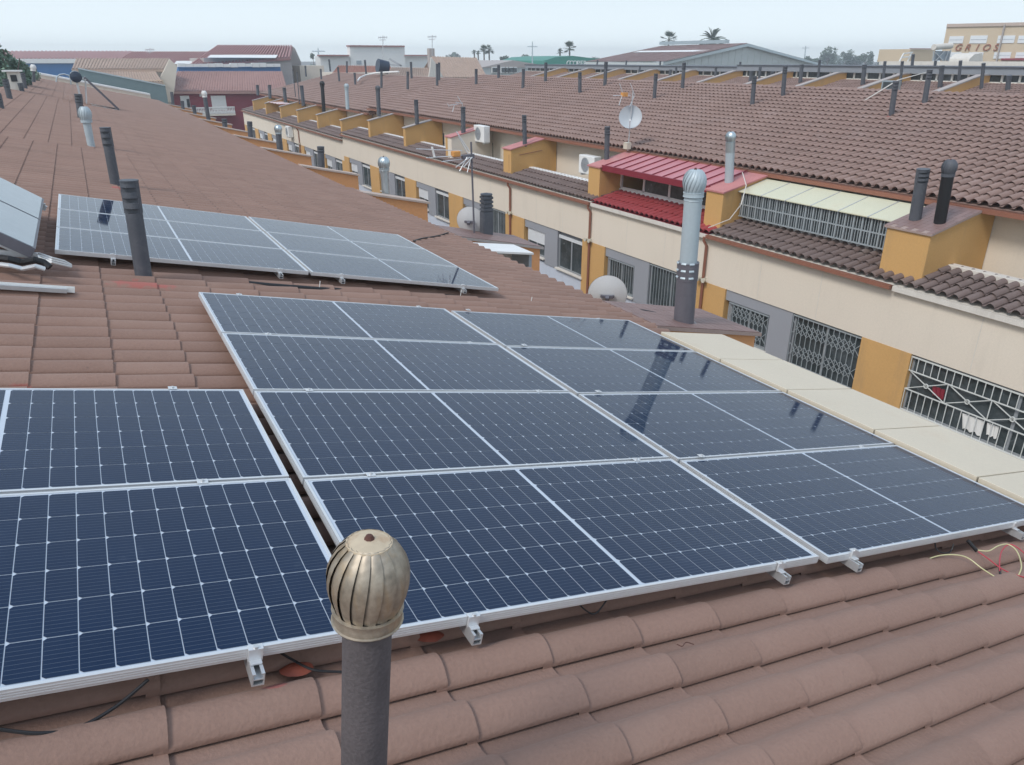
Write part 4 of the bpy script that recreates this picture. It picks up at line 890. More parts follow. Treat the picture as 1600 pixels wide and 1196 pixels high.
pts = [onroof(x, y, -.095) for x, y in ((646, 377), (658, 373), (672, 371), (688, 368), (700, 364))]; o = thing('cable', 'short black cable end on the tiles right of the pale array', 'cable', pts[0]); MB().tube(pts, .012, 6).build('cable_run', BLACK, o)
def wire(pxs, m, lab, r=.0032):
    pts = [onroof(x, y, h) for x, y, h in pxs]; out = []
    for i in range(len(pts)-1):
        p0, p1, p2, p3 = pts[max(0, i-1)], pts[i], pts[i+1], pts[min(len(pts)-1, i+2)]
        for q in range(6): t_ = q/6; out.append(.5*((2*p1)+(p2-p0)*t_+(2*p0-5*p1+4*p2-p3)*t_*t_+(3*p1-p0-3*p2+p3)*t_**3))
    out.append(pts[-1]); o = thing('cable', lab, 'cable', pts[len(pts)//2], 'loose wires on the roof'); MB().tube(out, r, 7).build('wire', m, o); return o
wire([(1440, 878, -.11), (1465, 869, -.09), (1490, 867, -.07), (1512, 872, -.07), (1535, 889, -.09), (1560, 905, -.11)], YEL, 'yellow green earth wire arching over the tiles below the front right panel')
wire([(1528, 860, -.07), (1545, 861, -.06), (1560, 853, -.04), (1575, 851, -.03), (1589, 862, -.04), (1596, 885, -.07), (1590, 902, -.11)], YEL, 'yellow green wire looping at the right edge of the picture')
wire([(1528, 862, -.07), (1545, 874, -.08), (1562, 887, -.09), (1580, 896, -.1), (1610, 905, -.1)], REDC, 'red wire running straight down to the right picture edge')
wire([(1562, 893, -.1), (1562, 875, -.07), (1566, 860, -.05), (1577, 851, -.03), (1590, 856, -.03), (1606, 870, -.04)], REDC, 'red wire arching up beside the black connector')
wire([(1562, 889, -.1), (1563, 898, -.105), (1564, 906, -.11)], BLACK, 'short black connector at the end of the red wire', .006)
wire([(1461, 848, -.05), (1463, 858, -.08), (1472, 864, -.09), (1485, 862, -.09), (1490, 850, -.05)], BLACK, 'coiled black cable hanging under the front right panel', .004)
wire([(1512, 845, -.04), (1519, 853, -.06), (1526, 861, -.08)], BLACK, 'dark cable connector under the front right panel', .010)
wire([(0, 1140, -.10), (60, 1146, -.10), (120, 1138, -.11), (180, 1105, -.09), (232, 1062, -.05)], BLACK, 'black cable lying on the tiles at the lower left corner', .005)
wire([(430, 1015, -.04), (455, 1030, -.1), (490, 1047, -.1), (535, 1050, -.1)], BLACK, 'black cable hanging behind the foreground vent pipe', .004)
wire([(900, 940, -.05), (918, 956, -.10), (932, 958, -.1), (950, 935, -.05)], BLACK, 'small loop of black cable under the front edge of the middle array', .003)
wire([(1058, 1007, -.12), (1066, 1010, -.11), (1072, 1004, -.11), (1084, 1007, -.12)], RUSTB, 'small dry twig lying on the foreground tiles', .0018)
# small chimney box by the ridge
p = onroof(26, 142); o = thing('roof_box', 'small cream chimney box with white lids by the far ridge', 'chimney', p); MB().box(p.x-.2, p.x+.25, p.y, p.y+.5, p.z-.3, p.z+.72).build('shaft', COPING, o, bevel=.02); MB().box(p.x-.35, p.x+.35, p.y-.1, p.y+.6, p.z+.722, p.z+.78).build('lid', WHITE, o)
MB().box(p.x-.1, p.x+.12, p.y-.02, p.y-.002, p.z+.35, p.z+.6).build('opening', DARK, o)

# ------------------------------------------------------------------ far end of the near roof
def line(x0, x1, h): return [(x0, RP(0, 0, h).z-(x0-RP(0, 0, h).x)*TAN), (x1, RP(0, 0, h).z-(x1-RP(0, 0, h).x)*TAN)]
o = thing('gable_parapet', 'white topped gable parapet closing the far end of the near roof', 'parapet', (1, 65.3, GZ)); q = line(-2.4, 4.9, .12); q2 = line(-2.4, 4.9, .30)
MB().prism([(-2.4, GZ), (4.9, GZ), (4.9, q[1][1]), (-2.4, q[0][1])], 'y', 65.15, 65.6).build('wall', CREAM, o); MB().prism([(-2.4, q[0][1]+.002), (4.9, q[1][1]+.002), (4.9, q[1][1]+.12), (-2.4, q[0][1]+.12)], 'y', 65.1, 66.6).build('coping', WHITE, o)
o = thing('metal_fence', 'teal grey sheet metal wall just beyond the white gable parapet', 'fence', (1, 69, GZ)); q = line(.55, 6.4, .95); MB().prism([(.55, GZ), (6.4, GZ), (6.4, q[1][1]), (.55, q[0][1])], 'y', 69, 69.2).build('cladding', TEAL, o); MB().prism([(.55, q[0][1]), (6.4, q[1][1]), (6.4, q[1][1]+.1), (.55, q[0][1]+.1)], 'y', 68.95, 69.25).build('coping', STEEL, o)

# ------------------------------------------------------------------ far buildings
def ribbed(mb, p00, p10, p01, p11, n, h=.12, frac=.5):
    # sheet with raised ribs between two edges (p00-p10 lower edge, p01-p11 upper edge)
    p00, p10, p01, p11 = map(Vector, (p00, p10, p01, p11)); nrm = (p10-p00).cross(p01-p00).normalized()
    if nrm.z < 0: nrm = -nrm
    mb.quad(p00, p10, p11, p01)
    for k in range(n):
        a = (k+.2)/n; b = (k+.2+frac)/n; A = p00.lerp(p10, a); B = p00.lerp(p10, b); D = p01.lerp(p11, a); E_ = p01.lerp(p11, b)
        mb.add([A, B, E_, D, A+nrm*h*.999, B+nrm*h, E_+nrm*h, D+nrm*h], [(4, 5, 6, 7), (0, 4, 7, 3), (1, 2, 6, 5), (0, 1, 5, 4)])
def far_box(o, name, x0, x1, yt, Y, depth, m, zb=GZ):
    a = onY(x0, yt, Y); b = onY(x1, yt, Y); return MB().box(a.x, b.x, Y, Y+depth, zb, a.z).build(name, m, o)
def far_roof(o, e0, e1, r0, r1, Ye, Yr, n, m, h=.15, name='roof', thick=.25):
    A, B, D, E_ = onY(*e0, Ye), onY(*e1, Ye), onY(*r0, Yr), onY(*r1, Yr); mb = MB(); ribbed(mb, A, B, D, E_, n, h); d = Vector((0, 0, -thick))
    mb.quad(A, B, B+d, A+d); mb.quad(B, E_, E_+d, B+d); mb.quad(A, D, D+d, A+d); mb.quad(D, E_, E_+Vector((0, 12, -3)), D+Vector((0, 12, -3))); return mb.build(name, m, o)
# blue hall
o = thing('industrial_hall', 'long low hall with bright blue wall, white fascia and maroon roof', 'warehouse', onY(80, 118, 140))
far_box(o, 'wall', -200, 190, 99, 140, 20, BLUEW); a = onY(-200, 92, 139.5); b = onY(190, 99, 139.5); MB().box(a.x, b.x, 139.5, 139.95, b.z, a.z).build('fascia', WHITE, o)
far_roof(o, (-200, 92), (210, 92), (-200, 80.5), (206, 80.5), 139.6, 165, 60, MAROON, .1)
o = thing('industrial_hall', 'maroon corrugated roof hall with a short white skylight, behind the beige house', 'warehouse', onY(250, 105, 122)); far_box(o, 'wall', 200, 300, 102, 122, 12, CREAM); far_roof(o, (170, 104), (300, 104), (206, 82), (326, 82), 121.8, 142, 32, MAROON, .15); far_roof(o, (272, 100), (300, 100), (276, 95.5), (305, 95.5), 121, 125, 1, WHITE, .01, 'skylight', .05)
o = thing('industrial_hall', 'tallest maroon corrugated hall with long white skylight and grey gable', 'warehouse', onY(390, 108, 112)); far_box(o, 'wall', 318, 455, 91, 112, 14, COPG)
far_roof(o, (296, 103), (454, 91), (340, 72.5), (457, 72.5), 111.6, 126, 30, MAROON, .2); far_roof(o, (324, 90), (431, 90.5), (329, 86), (434, 86), 111, 113.6, 1, WHITE, .01, 'skylight', .05)
p_ = [onY(x, y, 127) for x, y in ((454, 150), (455, 90), (457.5, 73), (461, 76), (470.5, 97), (470.5, 150))]; MB().prism([(q.x, q.z) for q in p_], 'y', 127, 128).build('gable', COPG, o)
o = thing('blue_building', 'blue wall strip with white wavy top behind the crimson house roof', 'building', onY(360, 112, 106)); far_box(o, 'wall', 278, 438, 105.5, 106, 6, BLUEW); mb = MB(); a = onY(278, 105, 105.8); b = onY(438, 105, 105.8)
for k in range(14): x = a.x+(b.x-a.x)*k/14; mb.box(x, x+(b.x-a.x)/14*.96, 105.5, 106.5, a.z-.02+random.uniform(-.05, .03), a.z+.35+random.uniform(-.05, .1))
mb.build('roof_edge', WHITE, o)
# beige house with two tiers of pale tiles
o = thing('tiled_house', 'beige house with two tiers of pale weathered curved tiles', 'house', onY(190, 140, 84))
far_box(o, 'wall', 128, 255, 127, 84.6, 6, BEIGE); far_box(o, 'upper_wall', 112, 258, 109, 88, 6, COPING)
def tiled(o, e0, e1, r0, r1, Ye, Yr, n, m, name='roof'):
    A, B, D, E_ = onY(*e0, Ye), onY(*e1, Ye), onY(*r0, Yr), onY(*r1, Yr); mb = MB(); mb.quad(A, B, E_, D)
    for k in range(n):
        f = (k+.5)/n; P_ = A.lerp(B, f); Q_ = D.lerp(E_, f); w_ = (B-A).length/n*.36
        L_ = (Q_-P_).length; nn = max(2, int(L_/.45))
        for j in range(nn): mb.tube([P_.lerp(Q_, j/nn), P_.lerp(Q_, (j+1)/nn)], [w_, w_*.8], 6, cap=False)
    d = Vector((0, 0, -.25)); mb.quad(A, B, B+d, A+d); mb.quad(B, E_, E_+d, B+d); mb.quad(D, E_, E_+Vector((0, 4, -2)), D+Vector((0, 4, -2))); return mb.build(name, m, o)
tiled(o, (128, 128.5), (254, 128.5), (134, 111), (243, 111), 84.3, 88, 28, TILE_PALE); tiled(o, (112, 108.5), (256, 108.5), (119, 92), (265, 92), 87.8, 92.5, 30, TILE_PALE, 'upper_roof')
def fpoly(o, name, px, Y, d, m): A = [onY(x, y, Y) for x, y in px]; return MB().prism([(p.x, p.z) for p in A], 'y', Y, Y+d).build(name, m, o)
fpoly(o, 'gable', ((249, 160), (250, 122), (257, 109), (265, 92.5), (277, 104), (270, 160)), 87.2, .5, CREAM)
# crimson house with balcony
Yh = 88
o = thing('crimson_house', 'crimson house with white balustrade balcony and white roller shutter', 'house', onY(320, 230, Yh))
far_box(o, 'wall', 268, 445, 144, Yh, 8, REDW); tiled(o, (264, 143), (450, 143), (277, 112), (441, 112), Yh-.5, Yh+9, 46, TILE_ROSE)
def fq(name, x0, x1, y0, y1, m, d=.06, par=None, Y=Yh): a = onY(x0, y0, Y); b = onY(x1, y1, Y); return MB().box(a.x, b.x, Y-d, Y-.002, b.z, a.z).build(name, m, par or o)
fq('shutter', 329, 355, 150, 172, WHITE); dd = fq('door', 281, 300, 150, 180, WHITE); fq('opening', 291, 299, 155, 176, DARK, .1, dd); fq('lower_window', 330, 346, 196, 214, DARK, .04)
a = onY(286, 183, Yh-1.2); b = onY(368, 178, Yh-1.2); MB().box(a.x, b.x, Yh-1.25, Yh-.01, a.z, b.z).build('balcony_slab', CREAM, o)
zt_ = onY(300, 168.5, Yh-1.2).z; mb = MB(); nb3 = 34
mb.box(a.x, b.x, Yh-1.24, Yh-1.1, zt_-.1, zt_)
bal = mb.build('handrail', WHITE, o)
for k in range(nb3): x = a.x+(b.x-a.x)*(k+.5)/nb3; MB().lathe([(.05, b.z), (.09, b.z+.15), (.045, b.z+(zt_-b.z)*.6), (.06, zt_-.1)], 6, M=Matrix.Translation((x, Yh-1.17, 0))).build('baluster', WHITE, o)
fq('wall_light', 311, 315, 146, 151, WHITE, .2)
a = onY(296, 205, Yh-3); b = onY(364, 205, Yh-3); MB().box(a.x, b.x, Yh-3.1, Yh-3, a.z-.1, a.z+.1).build('white_rail', WHITE, o)
# white flat-roofed building
o = thing('white_building', 'white flat roofed building with a raised central block', 'building', onY(590, 110, 128))
far_box(o, 'wall', 500, 675, 88, 128, 3, WHITE); far_box(o, 'raised_block', 546.5, 632, 73, 127.6, 1.5, WHITE)
for (x0, x1, y) in ((546, 632.5, 73), (500, 546, 88), (633, 675, 88)): a = onY(x0, y, 127.3); b = onY(x1, y, 127.3); MB().box(a.x, b.x, 127.3, 129, a.z, a.z+.2).build('roof_edge', MAROON, o)
a = onY(557, 95, 127.5); b = onY(565, 101, 127.5); MB().box(a.x, b.x, 127.5, 127.59, b.z, a.z).build('window', SHUT, o)
far_box(o, 'low_wall', 468, 506, 103, 118, 6, CREAM)
o = thing('tiled_roof_house', 'house with salmon curved tiles in front of the white building', 'house', onY(570, 113, 104)); far_box(o, 'wall', 522, 620, 114, 104, 6, CREAM); tiled(o, (518, 116), (618, 117), (528, 103), (610, 104), 104, 110, 24, TILE_SALMON)
o = thing('tiled_roof_house', 'house with pale orange tiles right of the dark blue water tank', 'house', onY(640, 118, 102)); far_box(o, 'wall', 612, 684, 120, 102, 6, CREAM); tiled(o, (600, 121), (686, 121), (612, 106), (676, 107), 102, 107, 22, TILE_PALE)
o = thing('tiled_roof_house', 'house with large beige tiled slope and white gable, left of the fan palms', 'house', onY(715, 118, 100)); tiled(o, (690, 122), (762, 122), (674, 89), (745, 91), 98, 106, 18, TILE_PALE)
fpoly(o, 'gable', ((668, 135), (672, 110), (674, 89.5), (684, 104), (693, 122), (693, 135)), 97.6, .3, COPING); far_box(o, 'wall', 690, 762, 122, 99, 6, CREAM)
a = onY(674, 82, 106); MB().box(a.x-.3, a.x+.5, 106, 106.8, a.z-2, a.z+.5).build('chimney', COPG, o)
# low grey works with white window band
o = thing('workshop', 'low grey workshop with a row of white framed windows', 'building', onY(800, 115, 118)); far_box(o, 'wall', 755, 870, 105, 118, 10, METALW)
A, B, D = onY(752, 106, 117.8), onY(802, 94.5, 117.8), onY(872, 106, 117.8); MB().add([A, D, B, A+Vector((0, 14, 0)), D+Vector((0, 14, 0)), B+Vector((0, 14, 0))], [(0, 1, 2), (0, 2, 5, 3), (1, 4, 5, 2)]).build('roof', COPG, o)
for x0, x1 in ((770, 777), (784, 789.5), (790.5, 794.5), (795.5, 802), (803, 807.5)): a = onY(x0, 106.3, 117.6); b = onY(x1, 113, 117.6); w_ = MB().box(a.x-.12, b.x+.12, 117.7, 117.95, b.z-.12, a.z+.12).build('window', WHITE, o); MB().box(a.x, b.x, 117.6, 117.69, b.z, a.z).build('pane', GLASS, w_)
o = thing('white_shed', 'long white sheet roof behind the fan palms', 'shed', onY(765, 100, 135)); far_box(o, 'roof', 748, 786, 97, 135, 10, WHITE)
# green hall with white letters
o = thing('green_hall', 'green clad hall with white lettering left of the big warehouse', 'warehouse', onY(890, 100, 150)); A = [onY(x, y, 150) for x, y in ((850, 106), (851, 95), (868, 89.5), (895, 87.5), (915, 90), (935, 92), (935, 106))]
MB().prism([(p.x, p.z) for p in A], 'y', 150, 170).build('cladding', GREEN, o)
def text(s_, c, size, m, name, par, rx=pi/2, rz=0, ext=.05, shear=0):
    cu = bpy.data.curves.new(name, 'FONT'); cu.body = s_; cu.size = size; cu.extrude = ext; cu.align_x = 'CENTER'; cu.shear = shear; cu.space_character = 1
    t_ = bpy.data.objects.new('tmp', cu); C.objects.link(t_); bpy.context.view_layer.update(); me = bpy.data.meshes.new_from_object(t_); bpy.data.objects.remove(t_); me.materials.clear(); me.materials.append(m)
    q = bpy.data.objects.new(name, me); C.objects.link(q); q.parent = par; q.location = Vector(c)-ORG[par.name]; q.rotation_euler = (rx, 0, rz); return q
p = onY(902, 103.5, 149.8)
for i, ch in enumerate('COOPER'): pp = onY(888+i*5.2, 103, 149.85); text(ch, pp, 1.5, WHITE, 'sign_letter', o)
far_box(o, 'low_wall', 840, 922, 104.5, 149, .8, WHITE)
# big pale warehouse
Yw = 92
o = thing('warehouse', 'large pale warehouse with a rusty brown sloping roof and long gable', 'warehouse', onY(1150, 110, Yw))
G = [onY(x, y, Yw) for x, y in ((1036, 97.5), (1165, 69.5), (1292, 104))]
MB().prism([(G[0].x, GZ), (G[2].x, GZ), (G[2].x, G[2].z), (G[1].x, G[1].z), (G[0].x, G[0].z)], 'y', Yw, Yw+.4).build('gable', METALW, o)
jm = MB()
for k in range(26):
    x = G[0].x+(G[2].x-G[0].x)*(k+.5)/26; zt2 = (G[0].z+(G[1].z-G[0].z)*(x-G[0].x)/(G[1].x-G[0].x)) if x < G[1].x else (G[1].z+(G[2].z-G[1].z)*(x-G[1].x)/(G[2].x-G[1].x)); jm.box(x-.06, x+.06, Yw-.05, Yw-.002, GZ, zt2-.3)
jm.build('cladding_rib', METALW, o)
Yb = Yw+20; dY = Vector((0, 20, 0)); mb = MB(); e_ = Vector((0, -.4, .12)); ribbed(mb, G[0]+dY, G[0]+e_, G[1]+dY, G[1]+e_, 60, .06); mb.quad(G[1]+e_, G[2]+e_, G[2]+dY, G[1]+dY); mb.build('roof', RUSTR, o)
MB().box(G[0].x, G[0].x+.3, Yw+.41, Yb, GZ, G[0].z-.05).build('side_wall', METALW, o)
mb = MB(); f1 = G[0].lerp(G[1], .52)+Vector((0, 0, .16)); f2 = G[0].lerp(G[1], .62)+Vector((0, 0, .16)); mb.quad(f1+Vector((0, 1, 0)), f2+Vector((0, 1, 0)), f2+dY*.9, f1+dY*.9); mb.build('skylight', WHITE, o)
MB().bar(G[1]+Vector((0, 4, .45)), G[1]+dY+Vector((0, 0, .45)), .9, .5).build('ridge_vent', STEEL, o)
MB().prism([(G[0].x-.3, G[0].z-.05), (G[1].x, G[1].z+.1), (G[1].x, G[1].z-.3), (G[0].x-.3, G[0].z-.4)], 'y', Yw-.6, Yw-.41).prism([(G[1].x+.001, G[1].z+.1), (G[2].x+.2, G[2].z), (G[2].x+.2, G[2].z-.3), (G[1].x+.001, G[1].z-.3)], 'y', Yw-.6, Yw-.41).build('verge', STEEL, o)

# third row: tiled slope, party walls, window band and grey fascia
X3 = 49.0
o3 = thing('third_terrace', 'third terraced row beyond, with grey metal fascia and window band above its tiles', 'building', (X3, 40, GZ)); b3 = ORG[o3.name]
y3a, y3b = 22, 86
MB().box(X3, X3+9, y3a, y3b, GZ, -1.30).build('wall', CREAM, o3)
MB().box(X3+.3, X3+.5, y3a, y3b, -1.30, -.88).build('window_band', GLASS, o3)
mb = MB(); yy = y3a
while yy < y3b: mb.box(X3+.22, X3+.29, yy, yy+.12, -1.30, -.88); yy += 1.05
mb.box(X3+.22, X3+.29, y3a, y3b, -1.33, -1.26); mb.build('window_frame', WHITE, o3)
MB().box(X3-.1, X3+7, y3a, 50.2, -.86, -.46).box(X3-.1, X3+7, 50.22, y3b, -.96, -.60).build('fascia', SLATE, o3)
MB().box(X3-.2, X3+7.1, y3a, 50.2, -.46, -.41).box(X3-.2, X3+7.1, 50.22, y3b, -.60, -.55).build('fascia_edge', PIPE, o3)
md = MB(); md.prism([(X3+.2, -1.32), (X3-6, -1.32-6.2*TAN), (X3-6, -3.4), (X3+.2, -1.6)], 'y', y3a, y3b); r3 = md.build('roof', TILE_OPP, o3)
fr = []
for c in range(15):
    for j in range(int((y3b-y3a)/.2229)):
        fr.append(frame(Vector((X3-.4*.97*15+.2, y3a+j*.2229, -1.30-.4*15*math.sin(AL)))-UXV*(.4*c), UXV, YV, UZV, .012))
tile_field(fr, 'roof_tile_field', TILE_OPP, r3, b3, P=.2229, Hc=.082, up=.042, ov=.05)
GF = 'ochre party walls on the third row'
for i, rho in enumerate((.593, .7008, .8051, .906, 1.015, 1.125, 1.235, 1.345, 1.455, 1.565)):
    yc = X3*rho; nm = ['first', 'second', 'third', 'fourth', 'fifth', 'sixth', 'seventh', 'eighth', 'ninth', 'tenth'][i]
    o = thing('party_wall', 'sloping ochre party wall on the third row, %s from the right' % nm, 'wall', (X3-2, yc, -2.5), GF)
    MB().prism([(X3+.19, -1.28), (X3+.19, -.90), (X3-.7, -.92), (X3-5.6, -.92-4.9*TAN), (X3-5.6, -2.75)], 'y', yc, yc+.3).build('wall', ORANGE, o)
    MB().prism([(X3+.19, -.898), (X3-.7, -.918), (X3-5.6, -.918-4.9*TAN), (X3-5.6, -.84-4.9*TAN), (X3-.7, -.84), (X3+.19, -.82)], 'y', yc-.05, yc+.35).build('coping', COPG, o)
for i, (x, yb_, yt, r) in enumerate([(1576, 144, 118, .13), (1471, 131, 103, .14), (1500, 126, 95, .09), (1382, 118, 96, .09), (1350, 126, 101, .14), (1252, 124, 101, .14), (1280, 118, 94, .09), (1206, 134, 112, .12), (1173, 124, 111, .12), (1187, 124, 105, .1), (1156, 111, 97, .09), (1118, 123, 105, .10), (1047, 122, 109, .13), (1056, 122, 105, .09), (1031, 107, 96, .09), (999, 115, 104, .09), (978, 106, 95, .09), (933, 104, 94, .09), (1409, 124, 96, .09), (1536, 129, 99, .10), (1426, 110, 85, .10), (1461, 112, 95, .09)]):
    X = X3-1.5 if yb_ > 114 else X3+3; b_ = onX(x-1, yb_, X); t_ = onY(x+1, yt, b_.y); chimney(b_-Vector((0, 0, .3)), t_, r, 'slot', 'dark vent pipe %s' % (('before the far window band' if yb_ > 114 else 'on the far grey fascia roof')+', pipe %s from the right edge' % ['one', 'two', 'three', 'four', 'five', 'six', 'seven', 'eight', 'nine', 'ten', 'eleven', 'twelve', 'thirteen', 'fourteen', 'fifteen', 'sixteen', 'seventeen', 'eighteen', 'nineteen', 'twenty', 'twenty one', 'twenty two'][sorted([1576, 1471, 1500, 1382, 1350, 1252, 1280, 1206, 1173, 1187, 1156, 1118, 1047, 1056, 1031, 999, 978, 933, 1409, 1536, 1426, 1461], reverse=True).index(x)]), 'vent pipes on the third row')
a = onX(1392, 136, X3-5); o = thing('skylight_box', 'small glass skylight box on the third row tiles', 'skylight', a); MB().box(a.x-.3, a.x+.3, a.y-.45, a.y+.45, a.z-.3, a.z+.35).build('box', STEEL, o); MB().box(a.x-.32, a.x-.302, a.y-.35, a.y+.35, a.z-.1, a.z+.28).build('pane', GLASS, o)

# tan building with letters, terrace wall and rooftop heater in front of it
AZ = YAW+math.atan((1545-800)/FPX*math.cos(0)/ (cp_+0*sp_)); AN = Vector((math.sin(AZ), math.cos(AZ), 0)); AR = Vector((math.cos(AZ), -math.sin(AZ), 0)); DG = 112
def onF(x, y, D=DG): d = ray(x, y); p = d*(D/d.dot(AN)); return Vector((p.dot(AR), D, p.z))
MF = Matrix((AR, AN, Vector((0, 0, 1)))).transposed().to_4x4()
def fbox(o, name, x0, x1, y0, y1, m, D=DG, d=.08, back=0, z0=None): a = onF(x0, y0, D); b = onF(x1, y1, D); return MB().box(a.x, b.x, D-d, D-.002+back, z0 if z0 is not None else b.z, a.z, MF).build(name, m, o)
def gq(o, name, x0, x1, y0, y1, m, Y=62, d=.08, back=0): a = onY(x0, y0, Y); b = onY(x1, y1, Y); return MB().box(a.x, b.x, Y-d, Y-.002 if not back else Y+back, b.z, a.z).build(name, m, o)
o = thing('tan_building', 'tan multi storey building with rust red letters and rows of pale windows', 'building', MF @ onF(1540, 95)); a = onF(1480, 38.5); b = onF(1760, 36); c = onF(1472, 80)
w_ = MB(); vs = [(c.x, GZ), (b.x, GZ), (b.x, b.z), (a.x, a.z), (c.x, c.z)]; w_.add([MF @ Vector((x, D, z)) for D in (DG, DG+12) for x, z in vs], [(0, 1, 2, 3, 4), (9, 8, 7, 6, 5)]+[(i_, (i_+1) % 5, 5+(i_+1) % 5, 5+i_) for i_ in range(5)]); w_.build('wall', BEIGEB, o)
fbox(o, 'roof_edge', 1480, 1700, 37.8, 38.5, COPP, d=.15)
for (x0, x1, y0, y1) in ((1484, 1504, 57, 68), (1517, 1541, 56, 68), (1560, 1584, 56, 67.5), (1592, 1616, 56, 67.5), (1481, 1500, 82, 95), (1514, 1534, 82, 95), (1554, 1578, 82, 92), (1588, 1612, 82, 91)):
    w_ = fbox(o, 'window', x0, x1, y0, y1, SHUTW, d=.08)
    for q in range(3): fbox(o, 'shutter_joint', x0, x1, y0+(y1-y0)*(q+1)/4, y0+(y1-y0)*(q+1)/4+.35, SHUT, d=.10) if q == 1 else None
for i, ch in enumerate('GRIOS'): text(ch, MF @ (onF(1496+i*14.6, 79.4)+Vector((0, -.09, 0))), 1.02, LETTER, 'sign_letter', o, rz=-AZ, shear=.25)
MB().bar(MF @ onF(1570, 38.6, DG-.2), MF @ onF(1556, 100, DG-.2), .16, .12).build('downpipe', COPG, o)
fbox(o, 'awning_band', 1565, 1640, 91.5, 94.5, REDW, d=.5)
o = thing('penthouse_block', 'small tan rooftop block left of the tan building', 'building', onY(1440, 100, 60)); gq(o, 'wall', 1422, 1457, 77, 97, BEIGEB, Y=60, back=4); gq(o, 'roof_edge', 1421, 1458, 75.6, 77, MAROON, Y=59.9)
o = thing('terrace_wall', 'long white terrace wall in front of the tan building', 'wall', onX(1500, 105, X3+9)); a = onX(1374, 96, X3+8); b = onX(1700, 96, X3+8); MB().box(X3+8, X3+8.3, b.y, a.y, GZ, a.z).build('wall', COPING, o)
o = thing('solar_water_heater', 'white solar water tank on a rack before the tan building', 'solar heater', onY(1474, 95, 44)); a = onY(1459, 74, 44); b = onY(1486, 72, 44)
MB().tube([a, b], .24, 20).build('tank', COPING, o); mb = MB()
for (p_, q_) in (((1459, 80), (1457, 96)), ((1482, 80), (1476, 96)), ((1461, 82), (1474, 96)), ((1476, 80), (1461, 96)), ((1486, 78), (1482, 96))): mb.bar(onY(*p_, 44), onY(*q_, 44), .07)
mb.build('rack', ALUD, o); gq(o, 'collector', 1461, 1480, 80, 95, SHUT, Y=44.2)
o = thing('roof_clutter', 'white gable shed on the terrace below the red letters', 'shed', onY(1525, 95, 46)); A = [onY(x, y, 46) for x, y in ((1512, 100), (1515, 92), (1523, 85), (1535, 83), (1536, 100))]; MB().prism([(p.x, p.z) for p in A], 'y', 46, 48).build('wall', COPING, o)
o = thing('white_rail_frame', 'white pipe frame on the roof left of the tan building', 'railing', onY(1410, 96, 58)); mb = MB()
for p_, q_ in (((1405, 97), (1412, 84)), ((1412, 84), (1426, 82)), ((1418, 97), (1424, 83)), ((1409, 90), (1421, 89))): mb.bar(onY(*p_, 58), onY(*q_, 58), .12)
mb.build('frame', WHITE, o)
# long cable over the roof
pts = [onopp(1325, 168), onopp(1345, 161), onopp(1400, 141)+Vector((0, 0, .3)), onX(1452, 112, 40)+Vector((0, 0, 0))]; o = thing('cable', 'pale cable strung from the opposite roof to the third row', 'cable', pts[0]); MB().tube(pts, .018, 6).build('cable_run', COPING, o)
pts = [onX(x, y, X) for x, y, X in ((1160, 270, 14.9), (1166, 290, 14.3), (1158, 320, 13.9), (1140, 343, 13.7), (1107, 356, 13.6))]; o = thing('cable', 'cream cable drooping down the ochre block beside the bar screen', 'cable', pts[2]); MB().tube(pts, .012, 6).build('cable_run', COPING, o)
# rooftop water tank and pipe on the opposite ridge
b_ = onopp(596, 114); Yt = b_.y; p = onY(597, 104, Yt); q = onY(607, 107, Yt+.8); o = thing('solar_water_heater', 'dark blue water tank with white pipe on the opposite ridge', 'solar heater', b_)
MB().tube([onY(590, 103, Yt), onY(606, 106, Yt)], [.55, .5], 18).build('tank', BLUET, o); mb = MB(); mb.bar(onY(593, 108, Yt), onY(592, 116, Yt), .1); mb.bar(onY(606, 108, Yt), onY(607, 116, Yt), .1); mb.bar(onY(608, 92, Yt), onY(627, 103, Yt), .12); mb.bar(onY(627, 103, Yt), onY(606, 101, Yt), .12); mb.build('rack', ALUD, o)
pts = [onopp(x, y)+Vector((0, 0, .12)) for x, y in ((559, 129), (563, 124), (572, 120), (586, 117), (600, 116), (623, 115))]; o = thing('pipe_run', 'long white pipe lying across the opposite roof below the blue tank', 'pipe', pts[2]); MB().tube(pts, .07, 8).build('pipe', WHITE, o)
for x, yb_, yt, Y, lab in ((598, 100, 56, 110, 'tall thin television aerial above the white building'), (675, 88, 55, 106, 'T shaped television aerial right of the white building'), (234, 84, 75, 130, 'far television aerial above the maroon roofs')):
    b_ = onY(x, yb_, Y); o = thing('antenna_mast', lab, 'antenna', b_); mb = MB(); mb.tube([b_, onY(x+.5, yt, Y)], .06, 5); mb.tube([onY(x-7, yt+3, Y), onY(x+7, yt+2.4, Y)], .05, 5); mb.tube([onY(x-5, yt+7, Y), onY(x+5, yt+6.5, Y)], .04, 5)
    for d_ in (-6, -3, 0, 3, 6): mb.tube([onY(x+d_, yt+1, Y), onY(x+d_, yt+5, Y)], .03, 4)
    mb.build('aerial', ALUD, o)
for x, yb_, yt, Y, lab in ((832, 110, 65, 150, 'tall steel pylon behind the workshop'), (497, 95, 75, 260, 'small far pylon left of the white building'), (1259, 90, 72, 300, 'small far pylon beyond the warehouse')):
    b_ = onY(x, yb_, Y); t_ = onY(x, yt, Y); o = thing('pylon', lab, 'pylon', (b_.x, b_.y, GZ)); mb = MB(); w_ = .25*Y/150
    mb.tube([(b_.x, b_.y, GZ), t_], [w_, w_*.4], 5); mb.tube([t_+Vector((-w_*5, 0, -1)), t_+Vector((w_*5, 0, -1))], w_*.3, 4); mb.build('lattice', STEEL, o)

